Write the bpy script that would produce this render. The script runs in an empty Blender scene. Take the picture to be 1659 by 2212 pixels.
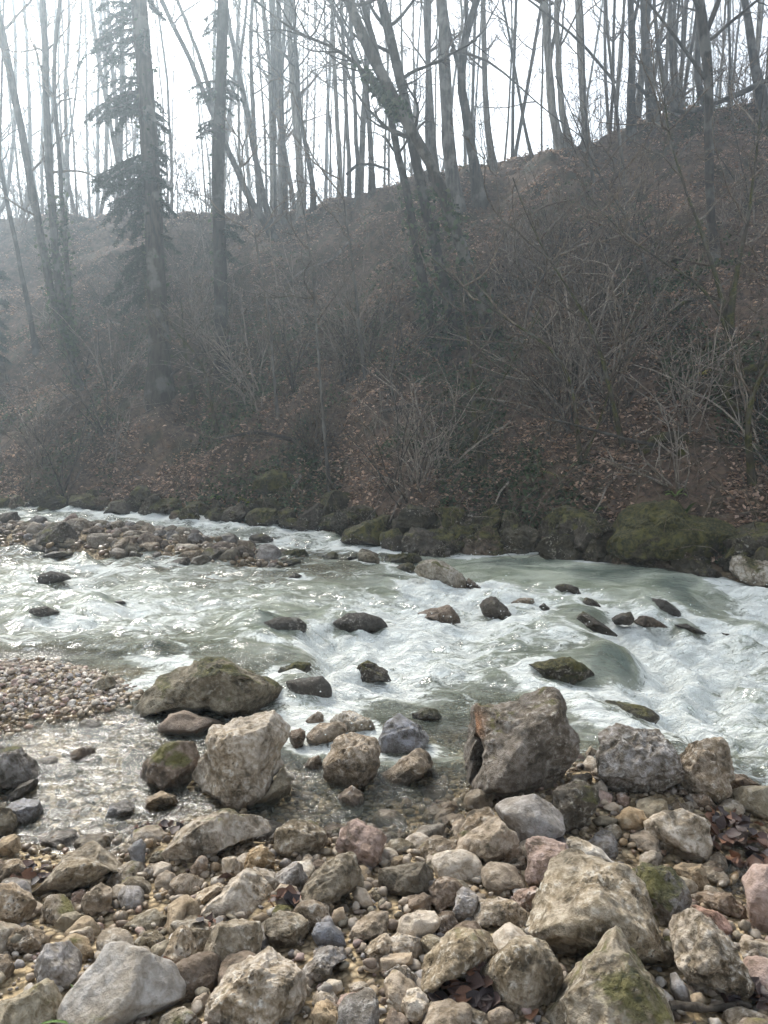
import bpy, math, random
import numpy as np

random.seed(7)
RNG = np.random.default_rng(7)
scene = bpy.context.scene
col = scene.collection
R = math.radians

# ------------------------------------------------------------------ camera
F_PX, CU, CV = 1661.0, 829.5, 1106.0        # focal length and centre in survey pixels (1659 x 2212 print)
PITCH = R(7.0)
CAM = np.array([0.0, 0.0, 1.65])
cam_data = bpy.data.cameras.new('camera')
cam = bpy.data.objects.new('camera', cam_data)
col.objects.link(cam)
cam.location = CAM
cam.rotation_euler = (R(90) - PITCH, 0, 0)
cam_data.sensor_fit = 'VERTICAL'
cam_data.angle_y = 2 * math.atan(1106.0 / F_PX)
cam_data.clip_end = 1000
cam_data.clip_start = 0.05
scene.camera = cam

# ------------------------------------------------------------------ sky, sun, exposure
SUN_EL, SUN_AZ = R(40), R(-27)               # azimuth from +Y, positive to the right
world = bpy.data.worlds.new('World')
scene.world = world
world.use_nodes = True
wn, wl = world.node_tree.nodes, world.node_tree.links
bg = wn['Background']
sky = wn.new('ShaderNodeTexSky')
sky.sky_type = 'NISHITA'
sky.sun_disc = False
sky.sun_elevation = SUN_EL
sky.sun_rotation = SUN_AZ
sky.air_density = 1.0
sky.dust_density = 1.6
sky.ozone_density = 1.0
# thin bright cloud veil over the whole sky: take most of the blue out
hs = wn.new('ShaderNodeHueSaturation')
hs.inputs['Saturation'].default_value = 0.32
wl.new(sky.outputs[0], hs.inputs['Color'])
wl.new(hs.outputs[0], bg.inputs['Color'])
bg.inputs['Strength'].default_value = 0.125

sun_data = bpy.data.lights.new('sun', 'SUN')
sun_data.energy = 3.0
sun_data.angle = R(20)
sun_data.color = (1.0, 0.94, 0.85)
sun = bpy.data.objects.new('sun', sun_data)
col.objects.link(sun)
sun.rotation_euler = (R(90) - SUN_EL, 0, math.pi - SUN_AZ)

scene.view_settings.view_transform = 'Standard'
scene.view_settings.look = 'None'
scene.view_settings.gamma = 1.0
scene.view_settings.use_curve_mapping = False
scene.view_settings.exposure = 1.5
scene.render.engine = 'CYCLES'
cy = scene.cycles
cy.use_denoising = True
cy.use_adaptive_sampling = True
cy.adaptive_threshold = 0.035
cy.adaptive_min_samples = 14
cy.max_bounces = 3
cy.diffuse_bounces = 2
cy.glossy_bounces = 2
cy.transmission_bounces = 2
cy.transparent_max_bounces = 6
cy.volume_bounces = 0
cy.debug_use_spatial_splits = True
cy.caustics_reflective = False
cy.caustics_refractive = False
cy.sample_clamp_indirect = 6.0

# ------------------------------------------------------------------ numeric helpers
CP, SP = math.cos(PITCH), math.sin(PITCH)

def ray(u, v):
    a = (u - CU) / F_PX
    b = (CV - v) / F_PX
    return np.array([a, CP + b * SP, -SP + b * CP])

def at_z(u, v, z=0.0):
    d = ray(u, v)
    t = (z - CAM[2]) / d[2]
    return CAM + t * d

def at_y(u, v, y):
    d = ray(u, v)
    return CAM + d * (y / d[1])

_perm = np.random.default_rng(11).permutation(256)
_perm = np.concatenate([_perm, _perm, _perm])
_g = np.random.default_rng(12).normal(size=(256, 3))
_g /= np.linalg.norm(_g, axis=1)[:, None]

def perlin(p):
    p = np.asarray(p, float)
    i = np.floor(p).astype(int)
    f = p - i
    i &= 255
    w = f * f * f * (f * (f * 6 - 15) + 10)
    out = 0
    for dx in (0, 1):
        for dy in (0, 1):
            for dz in (0, 1):
                h = _perm[_perm[_perm[i[:, 0] + dx] + i[:, 1] + dy] + i[:, 2] + dz]
                g = _g[h]
                dot = g[:, 0] * (f[:, 0] - dx) + g[:, 1] * (f[:, 1] - dy) + g[:, 2] * (f[:, 2] - dz)
                ww = (w[:, 0] if dx else 1 - w[:, 0]) * (w[:, 1] if dy else 1 - w[:, 1]) * (w[:, 2] if dz else 1 - w[:, 2])
                out = out + ww * dot
    return out * 1.5

def fbm(p, octaves=4, gain=0.5, ridged=False):
    p = np.asarray(p, float)
    s, a = 0, 1.0
    for k in range(octaves):
        n = perlin(p * 2 ** k + 17.3 * k)
        s = s + a * ((0.5 - np.abs(n)) if ridged else n)
        a *= gain
    return s

def cross(a, b):
    a = np.asarray(a, float); b = np.asarray(b, float)
    return np.stack([a[..., 1] * b[..., 2] - a[..., 2] * b[..., 1], a[..., 2] * b[..., 0] - a[..., 0] * b[..., 2], a[..., 0] * b[..., 1] - a[..., 1] * b[..., 0]], -1)

def xyz(x, y, z=0):
    x = np.asarray(x, float)
    return np.stack([x, np.asarray(y, float) + 0 * x, np.asarray(z, float) + 0 * x], -1)

def sstep(a, b, x):
    t = np.clip((x - a) / (b - a), 0, 1)
    return t * t * (3 - 2 * t)

class RBF:
    def __init__(self, pts, vals, soft=0.15):
        self.p = np.asarray(pts, float)
        self.soft = soft
        n = len(self.p)
        A = np.zeros((n + 3, n + 3))
        A[:n, :n] = self.k(self.p, self.p)
        A[:n, n] = 1
        A[:n, n + 1:] = self.p
        A[n, :n] = 1
        A[n + 1:, :n] = self.p.T
        b = np.zeros(n + 3)
        b[:n] = vals
        self.w = np.linalg.solve(A + 1e-9 * np.eye(n + 3), b)
    def k(self, a, b):
        return np.sqrt(((a[:, None] - b[None]) ** 2).sum(-1) + self.soft ** 2)
    def __call__(self, x, y):
        x = np.asarray(x, float).ravel(); y = np.asarray(y, float).ravel()
        out = np.empty(len(x))
        n = len(self.p)
        for s in range(0, len(x), 20000):
            q = np.stack([x[s:s + 20000], y[s:s + 20000]], -1)
            out[s:s + 20000] = self.k(q, self.p) @ self.w[:n] + self.w[n] + q @ self.w[n + 1:]
        return out

class IDW:
    def __init__(self, pts, vals, power=3.0, soft=0.05):
        self.p = np.asarray(pts, float); self.v = np.asarray(vals, float); self.pw = power; self.soft = soft
    def __call__(self, x, y):
        x = np.asarray(x, float).ravel(); y = np.asarray(y, float).ravel()
        out = np.empty(len(x))
        for s in range(0, len(x), 20000):
            q = np.stack([x[s:s + 20000], y[s:s + 20000]], -1)
            d = ((q[:, None] - self.p[None]) ** 2).sum(-1) + self.soft ** 2
            w = d ** (-self.pw / 2)
            out[s:s + 20000] = (w @ self.v) / w.sum(1)
        return out

# ------------------------------------------------------------------ survey of the river: levels, depths, foam
WATER = [(0,1110,.10),(300,1115,.09),(500,1140,.06),(640,1160,.04),(740,1180,.0),(850,1200,-.02),(1000,1230,-.02),(1250,1230,-.03),(1400,1255,-.03),
 (1540,1262,-.04),(1659,1285,-.08),(1520,1300,-.10),(1640,1330,-.20),(1400,1335,-.12),(1500,1420,-.26),(1650,1500,-.32),(1659,1650,-.34),(1400,1450,-.24),
 (1360,1420,-.15),(1000,1330,-.08),(1000,1400,-.12),(1200,1440,-.15),(1320,1440,-.16),(1280,1340,-.08),(850,1270,-.01),(1150,1270,-.04),(0,1220,.05),(300,1255,.03),(600,1270,.02),(820,1290,.0),
 (300,1330,.01),(0,1380,.0),(500,1390,-.01),(600,1415,-.03),(690,1400,-.10),(800,1440,-.13),(900,1490,-.15),(1100,1480,-.15),(300,1500,-.05),(500,1560,-.09),
 (100,1600,-.06),(200,1700,-.09),(600,1750,-.12),(900,1750,-.13),(1100,1650,-.13),(1400,1640,-.16),(1600,1750,-.16),(1600,1900,-.14),(0,1800,-.10),(400,2000,-.12),(1000,2100,-.13),(1500,2200,-.13)]
_wp = np.array([at_z(u, v, z)[:2] for u, v, z in WATER] + [(-30, 30), (30, 2), (-30, 4), (8, 30), (0, -20), (25, -20)])
_wv = [z for _, _, z in WATER] + [.3, -.6, .0, .1, -.2, -.5]
water_rbf = RBF(_wp, _wv)
STEPS = [((1285, 1325), (1435, 1530), -.13, .9), ((700, 1345), (610, 1480), -.07, .7), ((720, 1155), (760, 1192), -.07, .8), ((1500, 1290), (1640, 1325), -.07, .6), ((880, 1262), (850, 1310), -.05, .6)]
_st = [(at_z(*a, -.08)[:2], at_z(*b, -.12)[:2], h, L) for a, b, h, L in STEPS]
def step_drop(x, y):
    """low ledges in the bed: the stream drops to the right of each line and throws standing waves below it"""
    x = np.asarray(x, float).ravel(); y = np.asarray(y, float).ravel()
    z = np.zeros(len(x)); br = np.zeros(len(x))
    for A, B, h, L in _st:
        t = B - A; l = np.hypot(*t); t = t / l
        n = np.array([-t[1], t[0]])
        if n[0] < 0: n = -n
        al = (x - A[0]) * t[0] + (y - A[1]) * t[1]; d = (x - A[0]) * n[0] + (y - A[1]) * n[1]
        d = d + .12 * np.sin(al * 5.0)
        w = sstep(-.35, .1, al) * sstep(l + .35, l - .1, al)
        z += w * (-.15 * h * np.exp(-((d + .25) / .3) ** 2) + h * sstep(-.08, .16, d) * np.exp(-np.maximum(d - .16, 0) / L))
        z += w * (d > .1) * (-h) * .42 * np.cos((d - .42) / .42 * 2 * math.pi) * np.exp(-np.maximum(d - .1, 0) / .7) * sstep(.1, .3, d)
        br += w * (sstep(.0, .2, d) * np.exp(-np.maximum(d - .2, 0) / .5) - .9 * np.exp(-((d + .16) / .16) ** 2))
    return z, br
def water_base(x, y):
    return water_rbf(x, y)

DEPTH = [(0,1110,.25),(300,1120,.25),(500,1145,.2),(700,1175,.3),(900,1215,.4),(1200,1230,.6),(1400,1260,.5),(1600,1280,.4),
 (0,1150,-.10),(100,1160,-.12),(250,1165,-.12),(400,1180,-.08),(500,1200,-.04),(600,1220,.02),(700,1200,.05),(820,1205,.12),
 (0,1196,.1),(200,1212,.1),(400,1225,.1),(650,1240,.12),
 (0,1260,.3),(300,1270,.35),(600,1270,.3),(850,1280,.4),(200,1340,.35),(500,1340,.35),(800,1360,.4),(1000,1360,.4),(1250,1380,.3),(1500,1360,.3),
 (1500,1480,.5),(1620,1560,.5),(1100,1440,.35),(900,1430,.35),(700,1430,.3),
 (0,1400,.10),(150,1410,.09),(350,1430,.13),(480,1430,.2),(330,1470,.05),
 (0,1450,-.05),(100,1470,-.06),(200,1490,-.06),(270,1512,-.02),(50,1550,-.03),(180,1540,.0),
 (50,1600,.05),(200,1600,.07),(300,1560,.06),(150,1700,.08),(300,1700,.08),(250,1780,.05),(60,1780,.05),(500,1560,.1),(650,1650,.1),(650,1780,.06),
 (900,1700,.08),(900,1800,.05),(800,1560,.15),(950,1560,.15),(1000,1640,.08),(1250,1530,.2),(1330,1560,.15),(1300,1650,.02),(1450,1620,.1),(1600,1670,.15),
 (0,1850,-.02),(150,1880,-.01),(400,1830,-.03),(700,1850,-.05),(700,1950,-.08),(900,1900,-.06),(1050,1800,-.05),(1200,1750,-.05),(1300,1700,-.06),
 (1450,1720,-.06),(1600,1740,-.05),(1640,1850,.03),(1580,1900,.03),(1300,1850,-.02),(1250,2000,-.1),(1000,2000,-.1),(500,2000,-.08),(200,1980,-.02),
 (0,2000,-.04),(0,2150,-.12),(500,2200,-.14),(1000,2200,-.15),(1500,2100,-.12),(1650,2200,-.12),(-500,2200,-.15),(2200,2200,-.15),(829,3500,-.25)]
def _wat(u, v):
    p = at_z(u, v, 0)
    for _ in range(4):
        p = at_z(u, v, float(water_base([p[0]], [p[1]])[0]))
    return p
_dp = np.array([_wat(u, v)[:2] for u, v, _ in DEPTH] + [(-30, 16), (-20, 7), (20, 2), (0, -30), (20, -30), (-20, -30)])
_dv = [d for _, _, d in DEPTH] + [.3, .3, .5, -1.5, -1.5, -1.5]
depth_rbf = RBF(_dp, _dv, soft=0.08)

FOAM = [(0,1110,.55),(250,1125,.6),(450,1150,.6),(650,1165,.7),(720,1175,.6),(560,1150,.5),(900,1215,.08),(1100,1212,.06),(1300,1240,.04),(1500,1265,.04),
 (1000,1240,.3),(1150,1250,.28),(870,1290,.78),(950,1275,.8),(1100,1275,.65),(1200,1300,.6),(1300,1320,.4),(1450,1340,.7),(1600,1340,.8),(1650,1290,.55),(1550,1290,.08),
 (0,1210,.5),(100,1230,.6),(300,1240,.58),(500,1250,.52),(700,1260,.4),(100,1280,.6),(300,1310,.66),(450,1290,.6),(200,1340,.7),(350,1350,.68),(550,1310,.55),
 (500,1380,.42),(50,1380,.55),(200,1400,.36),(0,1420,.1),(100,1415,.08),(350,1400,.42),(480,1420,.18),(650,1340,.48),(700,1370,.8),(750,1400,.80),(850,1370,.78),
 (950,1370,.72),(1100,1370,.7),(1250,1380,.68),(1100,1430,.6),(1000,1460,.65),(900,1450,.68),(800,1470,.8),(700,1480,.75),(950,1510,.45),(1050,1480,.35),
 (1250,1420,.3),(1330,1430,.22),(1300,1450,.45),(1400,1430,.84),(1500,1420,.84),(1600,1450,.74),(1450,1500,.84),(1550,1530,.72),(1659,1500,.6),(1500,1600,.7),
 (1600,1650,.65),(1659,1600,.4),(1380,1500,.7),(600,1530,.3),(500,1600,.02),(300,1650,.02),(150,1750,.03),(100,1800,.02),(250,1600,.03),(700,1700,.04),
 (900,1750,.02),(950,1560,.04),(850,1530,.2),(200,1900,.0),(900,2000,.0),(1500,1900,.0)]
_fp = np.array([_wat(u, v)[:2] for u, v, _ in FOAM])
foam_idw = IDW(_fp, [f for _, _, f in FOAM])

# far waterline and skyline
BANK = [(-300,1085),(0,1098),(200,1104),(400,1128),(560,1138),(720,1150),(800,1182),(900,1196),(1000,1196),(1100,1193),(1200,1203),(1400,1226),(1550,1242),(1659,1258),(1900,1290)]
_bk = np.array([_wat(u, v)[:2] for u, v in BANK])
_bk = _bk[np.argsort(_bk[:, 0])]
def bank_y(x):
    x = np.asarray(x, float)
    return np.interp(x, _bk[:, 0], _bk[:, 1]) + np.where(x < _bk[0, 0], (_bk[0, 0] - x) * .25, 0) - np.where(x > _bk[-1, 0], (x - _bk[-1, 0]) * .35, 0)
SLOPE = 0.70
CREST = [(-600,470),(0,452),(300,442),(600,432),(700,420),(850,382),(1000,337),(1280,287),(1440,245),(1659,190),(2200,100)]
_cr = []
for u, v in CREST:
    d = ray(u, v); a = d[0] / d[1]; te = d[2] / d[1]
    y = 20.0
    for _ in range(40):
        y = (1.65 - 0.35 + SLOPE * float(bank_y(a * y))) / (SLOPE - te)
    _cr.append((a, y, 1.65 + te * y))
_cr = np.array(_cr)

def ground(x, y):
    x = np.asarray(x, float).ravel(); y = np.asarray(y, float).ravel()
    dep = depth_rbf(x, y)
    t = y - bank_y(x)
    wz = water_base(x, y)
    p = xyz(x, y)
    dep = np.clip(dep, -1.2, .7)
    bed = wz - dep + 0.02 * fbm(p * 3.1, 3) + np.where(dep > 0.12, .03, .0) * fbm(p * 1.7 + 5, 2)
    right = sstep(-4.5, 1.0, x)
    step = (.18 + .30 * right)
    hill = wz * (t < 1) * 0 + step * sstep(.15, 1.3, t) + .05 * sstep(-.1, .2, t) + SLOPE * (np.sqrt(np.maximum(t - .55, 0) ** 2 + .06) - .245) * (t > .55)
    lump = sstep(.5, 3, t)
    hill = hill + lump * (.55 * fbm(p * .45 + 3, 3) + .22 * fbm(p * np.array([1.0, 1.9, 1.0]) + 9, 4, .6))
    a = x / np.maximum(y, 3.0)
    yc = np.interp(a, _cr[:, 0], _cr[:, 1]); zc = np.interp(a, _cr[:, 0], _cr[:, 2])
    top = zc - .07 * (y - yc) + .10 * fbm(p * .8 + 4, 3)
    top = np.where(y > yc, top, zc + .6 * (yc - y) + .0)
    hill = np.minimum(hill, np.maximum(top, -1))
    b = sstep(-.35, .12, t)
    return bed * (1 - b) + np.maximum(hill, bed * 0 - .3) * b

def surface(x, y):
    return np.maximum(ground(x, y), water_base(x, y) - .03)

_ts = np.concatenate([np.arange(1.3, 6, .05), np.arange(6, 16, .1), np.arange(16, 45, .25)])
def hit(u, v, fn=surface, tmin=1.3):
    d = ray(u, v)
    ts = _ts[_ts >= tmin]
    for _ in range(2):
        P = CAM[None] + ts[:, None] * d[None]
        k = np.nonzero(P[:, 2] <= fn(P[:, 0], P[:, 1]))[0]
        if len(k) == 0:
            return None, None
        t1 = ts[k[0]]; t0 = ts[max(k[0] - 1, 0)]
        ts = np.linspace(t0, t1 + 1e-6, 12)
    return CAM + t1 * d, t1

# ------------------------------------------------------------------ object helpers
def tag(o, label=None, cat=None, group=None, kind=None):
    if label: o['label'] = label
    if cat: o['category'] = cat
    if group: o['group'] = group
    if kind: o['kind'] = kind
    return o

def link(name, data, parent=None, loc=None, rot=None, scale=None):
    o = bpy.data.objects.new(name, data)
    col.objects.link(o)
    if parent is not None: o.parent = parent
    if loc is not None: o.location = loc
    if rot is not None: o.rotation_euler = rot
    if scale is not None: o.scale = scale
    return o

def mesh_from(name, verts, faces, mat=None, smooth=True, attrs=None):
    """verts (N,3) array, faces: (M,k) int array or list of such arrays of k = 3 or 4"""
    me = bpy.data.meshes.new(name)
    verts = np.asarray(verts, np.float32)
    fl = faces if isinstance(faces, list) else [faces]
    fl = [np.asarray(f, np.int32) for f in fl if len(f)]
    loops = np.concatenate([f.ravel() for f in fl])
    sizes = np.concatenate([np.full(len(f), f.shape[1], np.int32) for f in fl])
    starts = np.concatenate([[0], np.cumsum(sizes)[:-1]]).astype(np.int32)
    me.vertices.add(len(verts)); me.vertices.foreach_set('co', verts.ravel())
    me.loops.add(len(loops)); me.loops.foreach_set('vertex_index', loops)
    me.polygons.add(len(sizes)); me.polygons.foreach_set('loop_start', starts)
    me.polygons.foreach_set('loop_total', sizes)
    if smooth:
        me.polygons.foreach_set('use_smooth', np.ones(len(sizes), bool))
    for k, a in (attrs or {}).items():
        a = np.asarray(a, np.float32)
        if a.ndim == 1:
            at = me.attributes.new(k, 'FLOAT', 'POINT'); at.data.foreach_set('value', a)
        else:
            at = me.attributes.new(k, 'FLOAT_COLOR', 'POINT')
            if a.shape[1] == 3: a = np.concatenate([a, np.ones((len(a), 1), np.float32)], 1)
            at.data.foreach_set('color', a.ravel())
    me.update(calc_edges=True)
    me.validate()
    if mat: me.materials.append(mat)
    return me

_ico = {}
def ico(level):
    if level in _ico: return _ico[level]
    t = (1 + 5 ** .5) / 2
    v = np.array([(-1,t,0),(1,t,0),(-1,-t,0),(1,-t,0),(0,-1,t),(0,1,t),(0,-1,-t),(0,1,-t),(t,0,-1),(t,0,1),(-t,0,-1),(-t,0,1)], float)
    v /= np.linalg.norm(v[0])
    f = np.array([(0,11,5),(0,5,1),(0,1,7),(0,7,10),(0,10,11),(1,5,9),(5,11,4),(11,10,2),(10,7,6),(7,1,8),(3,9,4),(3,4,2),(3,2,6),(3,6,8),(3,8,9),(4,9,5),(2,4,11),(6,2,10),(8,6,7),(9,8,1)])
    for _ in range(level):
        e = np.concatenate([f[:, [0, 1]], f[:, [1, 2]], f[:, [2, 0]]])
        es = np.sort(e, 1)
        u, inv = np.unique(es, axis=0, return_inverse=True)
        inv = inv.ravel()
        m = v[u[:, 0]] + v[u[:, 1]]
        m /= np.linalg.norm(m, axis=1)[:, None]
        n = len(f); base = len(v)
        a, b, c = base + inv[:n], base + inv[n:2 * n], base + inv[2 * n:]
        v = np.concatenate([v, m])
        f = np.concatenate([np.stack([f[:, 0], a, c], 1), np.stack([f[:, 1], b, a], 1), np.stack([f[:, 2], c, b], 1), np.stack([a, b, c], 1)])
    _ico[level] = (v, f)
    return v, f

class Tubes:
    """collects tapered tubes along polylines into one mesh"""
    def __init__(self): self.v = []; self.f = []; self.n = 0
    def add(self, pts, radii, sides=5):
        pts = np.asarray(pts, float); radii = np.asarray(radii, float)
        n = len(pts)
        tg = np.gradient(pts, axis=0)
        tg /= np.maximum(np.linalg.norm(tg, axis=1), 1e-9)[:, None]
        ref = np.array([0.0, 1.0, 0.0]) if abs(tg[:, 1]).mean() < .8 else np.array([1.0, 0, 0])
        s = cross(tg, ref); s /= np.maximum(np.linalg.norm(s, axis=1), 1e-9)[:, None]
        q = cross(tg, s)
        an = np.arange(sides) / sides * 2 * math.pi
        ring = pts[:, None] + radii[:, None, None] * (np.cos(an)[None, :, None] * s[:, None] + np.sin(an)[None, :, None] * q[:, None])
        self.v.append(ring.reshape(-1, 3))
        i = np.arange(n - 1)[:, None] * sides; k = np.arange(sides)[None]; k2 = (k + 1) % sides
        self.f.append((self.n + np.stack([i + k, i + k2, i + sides + k2, i + sides + k], -1)).reshape(-1, 4))
        self.n += n * sides
    def mesh(self, name, mat, attrs=None):
        return mesh_from(name, np.concatenate(self.v), np.concatenate(self.f), mat, True, attrs)
    def empty(self): return self.n == 0

def wander(p0, d0, length, n, wob, up=0.0, rng=RNG):
    """a crooked polyline from p0 heading d0"""
    d = np.asarray(d0, float) / np.linalg.norm(d0)
    pts = [np.asarray(p0, float)]
    st = length / n
    for _ in range(n):
        d = d + rng.normal(size=3) * wob + np.array([0, 0, up])
        d /= np.linalg.norm(d)
        pts.append(pts[-1] + d * st)
    return np.array(pts)

# ------------------------------------------------------------------ materials
class NT:
    def __init__(self, name):
        self.m = bpy.data.materials.new(name); self.m.use_nodes = True
        self.t = self.m.node_tree; self.n = self.t.nodes; self.l = self.t.links
        self.n.clear()
        self.out = self.n.new('ShaderNodeOutputMaterial')
    def node(self, typ, ins=None, **kw):
        n = self.n.new(typ)
        for k, v in kw.items(): setattr(n, k, v)
        for k, v in (ins or {}).items():
            s = n.inputs[k]
            if isinstance(v, bpy.types.NodeSocket): self.l.new(v, s)
            else: s.default_value = v
        return n
    def noise(self, vec, scale, detail=3, rough=.55, dist=0.0):
        n = self.node('ShaderNodeTexNoise', {'Vector': vec, 'Scale': scale, 'Detail': detail, 'Roughness': rough, 'Distortion': dist})
        return n.outputs['Fac']
    def math(self, op, a, b=0.0, c=0.0, clamp=False):
        n = self.node('ShaderNodeMath', {0: a, 1: b, 2: c}, operation=op); n.use_clamp = clamp
        return n.outputs[0]
    def ramp(self, x, lo, hi, a=0.0, b=1.0):
        n = self.node('ShaderNodeMapRange', {'Value': x, 'From Min': lo, 'From Max': hi, 'To Min': a, 'To Max': b}, interpolation_type='SMOOTHSTEP')
        return n.outputs[0]
    def mix(self, fac, a, b, mode='MIX'):
        n = self.node('ShaderNodeMix', data_type='RGBA', blend_type=mode)
        for k, v in ((0, fac), (6, a), (7, b)):
            if isinstance(v, bpy.types.NodeSocket): self.l.new(v, n.inputs[k])
            else: n.inputs[k].default_value = v if k == 0 or len(v) == 4 else (*v, 1)
        return n.outputs[2]
    def attr(self, name, out='Fac'):
        return self.node('ShaderNodeAttribute', attribute_name=name).outputs[out]
    def vecmul(self, v, s):
        return self.node('ShaderNodeVectorMath', {0: v, 1: s}, operation='MULTIPLY').outputs[0]
    def bump(self, h, strength, dist, normal=None):
        ins = {'Height': h, 'Strength': strength, 'Distance': dist}
        if normal is not None: ins['Normal'] = normal
        return self.node('ShaderNodeBump', ins).outputs[0]
    def principled(self, color, rough=.8, normal=None, spec=.3, **more):
        ins = {'Base Color': color, 'Roughness': rough, 'Specular IOR Level': spec}
        if normal is not None: ins['Normal'] = normal
        ins.update(more)
        b = self.node('ShaderNodeBsdfPrincipled', ins)
        self.l.new(b.outputs[0], self.out.inputs[0])
        return b

def mat_rock():
    t = NT('limestone')
    oi = t.node('ShaderNodeObjectInfo')
    tc = t.node('ShaderNodeTexCoord').outputs['Object']
    off = t.node('ShaderNodeVectorMath', {0: oi.outputs['Random'], 1: (91.0, 53.0, 37.0)}, operation='MULTIPLY').outputs[0]
    pos = t.node('ShaderNodeNewGeometry')
    # world-scaled coordinates so that small and large stones share one grain
    vt = t.node('ShaderNodeVectorTransform', {0: tc}, vector_type='VECTOR', convert_from='OBJECT', convert_to='WORLD').outputs[0]
    vec = t.node('ShaderNodeVectorMath', {0: vt, 1: off}, operation='ADD').outputs[0]
    n1 = t.noise(vec, 7.0, 3, .62, .5)
    n2 = t.noise(vec, 34.0, 4, .68)
    big = t.noise(vec, 3.4, 2, .5)
    wob = t.math('MULTIPLY', t.math('SUBTRACT', n2, .5), .06)
    vv = t.node('ShaderNodeVectorMath', {0: vec, 1: wob}, operation='ADD').outputs[0]
    vo = t.node('ShaderNodeTexVoronoi', {'Vector': vv, 'Scale': 62.0, 'Randomness': 1.0}).outputs['Distance']
    base = oi.outputs['Color']
    mot = t.math('MULTIPLY', oi.outputs['Object Index'], .1, clamp=True)
    c = t.mix(t.math('MULTIPLY', t.ramp(n1, .62, .36), mot), t.mix(1.0, base, (1.18, 1.17, 1.14, 1), 'MULTIPLY'), t.mix(1.0, base, (.55, .52, .46, 1), 'MULTIPLY'))
    c = t.mix(t.math('MULTIPLY', t.ramp(n2, .60, .36), t.math('ADD', .25, t.math('MULTIPLY', mot, .75))), c, t.mix(1.0, c, (.48, .43, .34, 1), 'MULTIPLY'))
    # broad stains
    c = t.mix(t.ramp(big, .45, .66, 0, .55), c, t.mix(1.0, c, (.76, .67, .52, 1), 'MULTIPLY'))
    # pale scabs of fresh limestone and lichen
    lic = t.math('MULTIPLY', t.math('MULTIPLY', t.ramp(n2, .55, .62), t.ramp(big, .44, .56)), mot)
    c = t.mix(t.math('MULTIPLY', lic, .75), c, t.mix(.55, base, (.62, .59, .52, 1)))
    # brown-black biofilm patches
    dk = t.ramp(t.math('ADD', t.math('MULTIPLY', n1, .7), t.math('MULTIPLY', n2, .3)), .43, .36)
    c = t.mix(t.math('MULTIPLY', dk, t.math('MULTIPLY', mot, .75)), c, (.046, .038, .026, 1))
    # solution pits, in patches
    pit = t.math('MULTIPLY', t.math('MULTIPLY', t.ramp(vo, .10, .30, 1, 0), t.ramp(big, .50, .60)), t.ramp(mot, .3, .8))
    c = t.mix(t.math('MULTIPLY', pit, .8), c, (.040, .033, .023, 1))
    # moss
    nz = t.node('ShaderNodeSeparateXYZ', {0: pos.outputs['Normal']}).outputs['Z']
    mm = t.math('ADD', t.math('MULTIPLY', nz, .14), t.math('ADD', t.math('MULTIPLY', big, .55), t.math('MULTIPLY', n1, .45)))
    thr = t.math('SUBTRACT', .84, t.math('MULTIPLY', oi.outputs['Alpha'], .55))
    moss = t.ramp(t.math('SUBTRACT', mm, thr), -.03, .06)
    mcol = t.mix(t.ramp(n2, .38, .62), (.020, .024, .008, 1), (.085, .073, .022, 1))
    mcol = t.mix(t.ramp(n1, .5, .66), mcol, (.112, .102, .028, 1))
    c = t.mix(t.math('MULTIPLY', moss, .92), c, mcol)
    c = t.mix(t.math('MULTIPLY', t.attr('rust'), t.ramp(n2, .3, .6, .35, .9)), c, (.36, .165, .07, 1))
    wet = t.math('MULTIPLY', t.attr('wet'), t.ramp(n1, .2, .5, .75, 1.0))
    c = t.mix(wet, c, t.mix(1.0, c, (.42, .38, .32, 1), 'MULTIPLY'))
    h = t.math('SUBTRACT', n2, t.math('MULTIPLY', pit, .6))
    nb = t.bump(h, t.math('ADD', .3, t.math('MULTIPLY', mot, .7)), .024)
    rough = t.math('SUBTRACT', .86, t.math('MULTIPLY', wet, .58))
    t.principled(c, rough, nb, .35)
    return t.m

def mat_pebble():
    t = NT('pebble_stone')
    geo = t.node('ShaderNodeNewGeometry')
    vec = geo.outputs['Position']
    c = t.attr('col', 'Color')
    n2 = t.noise(vec, 60.0, 4, .6)
    n1 = t.noise(vec, 14.0, 3, .6)
    c = t.mix(t.ramp(n2, .35, .65), t.mix(1.0, c, (.7, .67, .62, 1), 'MULTIPLY'), c)
    c = t.mix(t.ramp(n1, .55, .72, 0, .5), c, (.07, .06, .045, 1))
    wet = t.attr('wet')
    c = t.mix(wet, c, t.mix(1.0, c, (.68, .60, .47, 1), 'MULTIPLY'))
    nb = t.bump(n2, .5, .006)
    t.principled(c, t.math('SUBTRACT', .8, t.math('MULTIPLY', wet, .5)), nb, .35)
    return t.m

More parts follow.
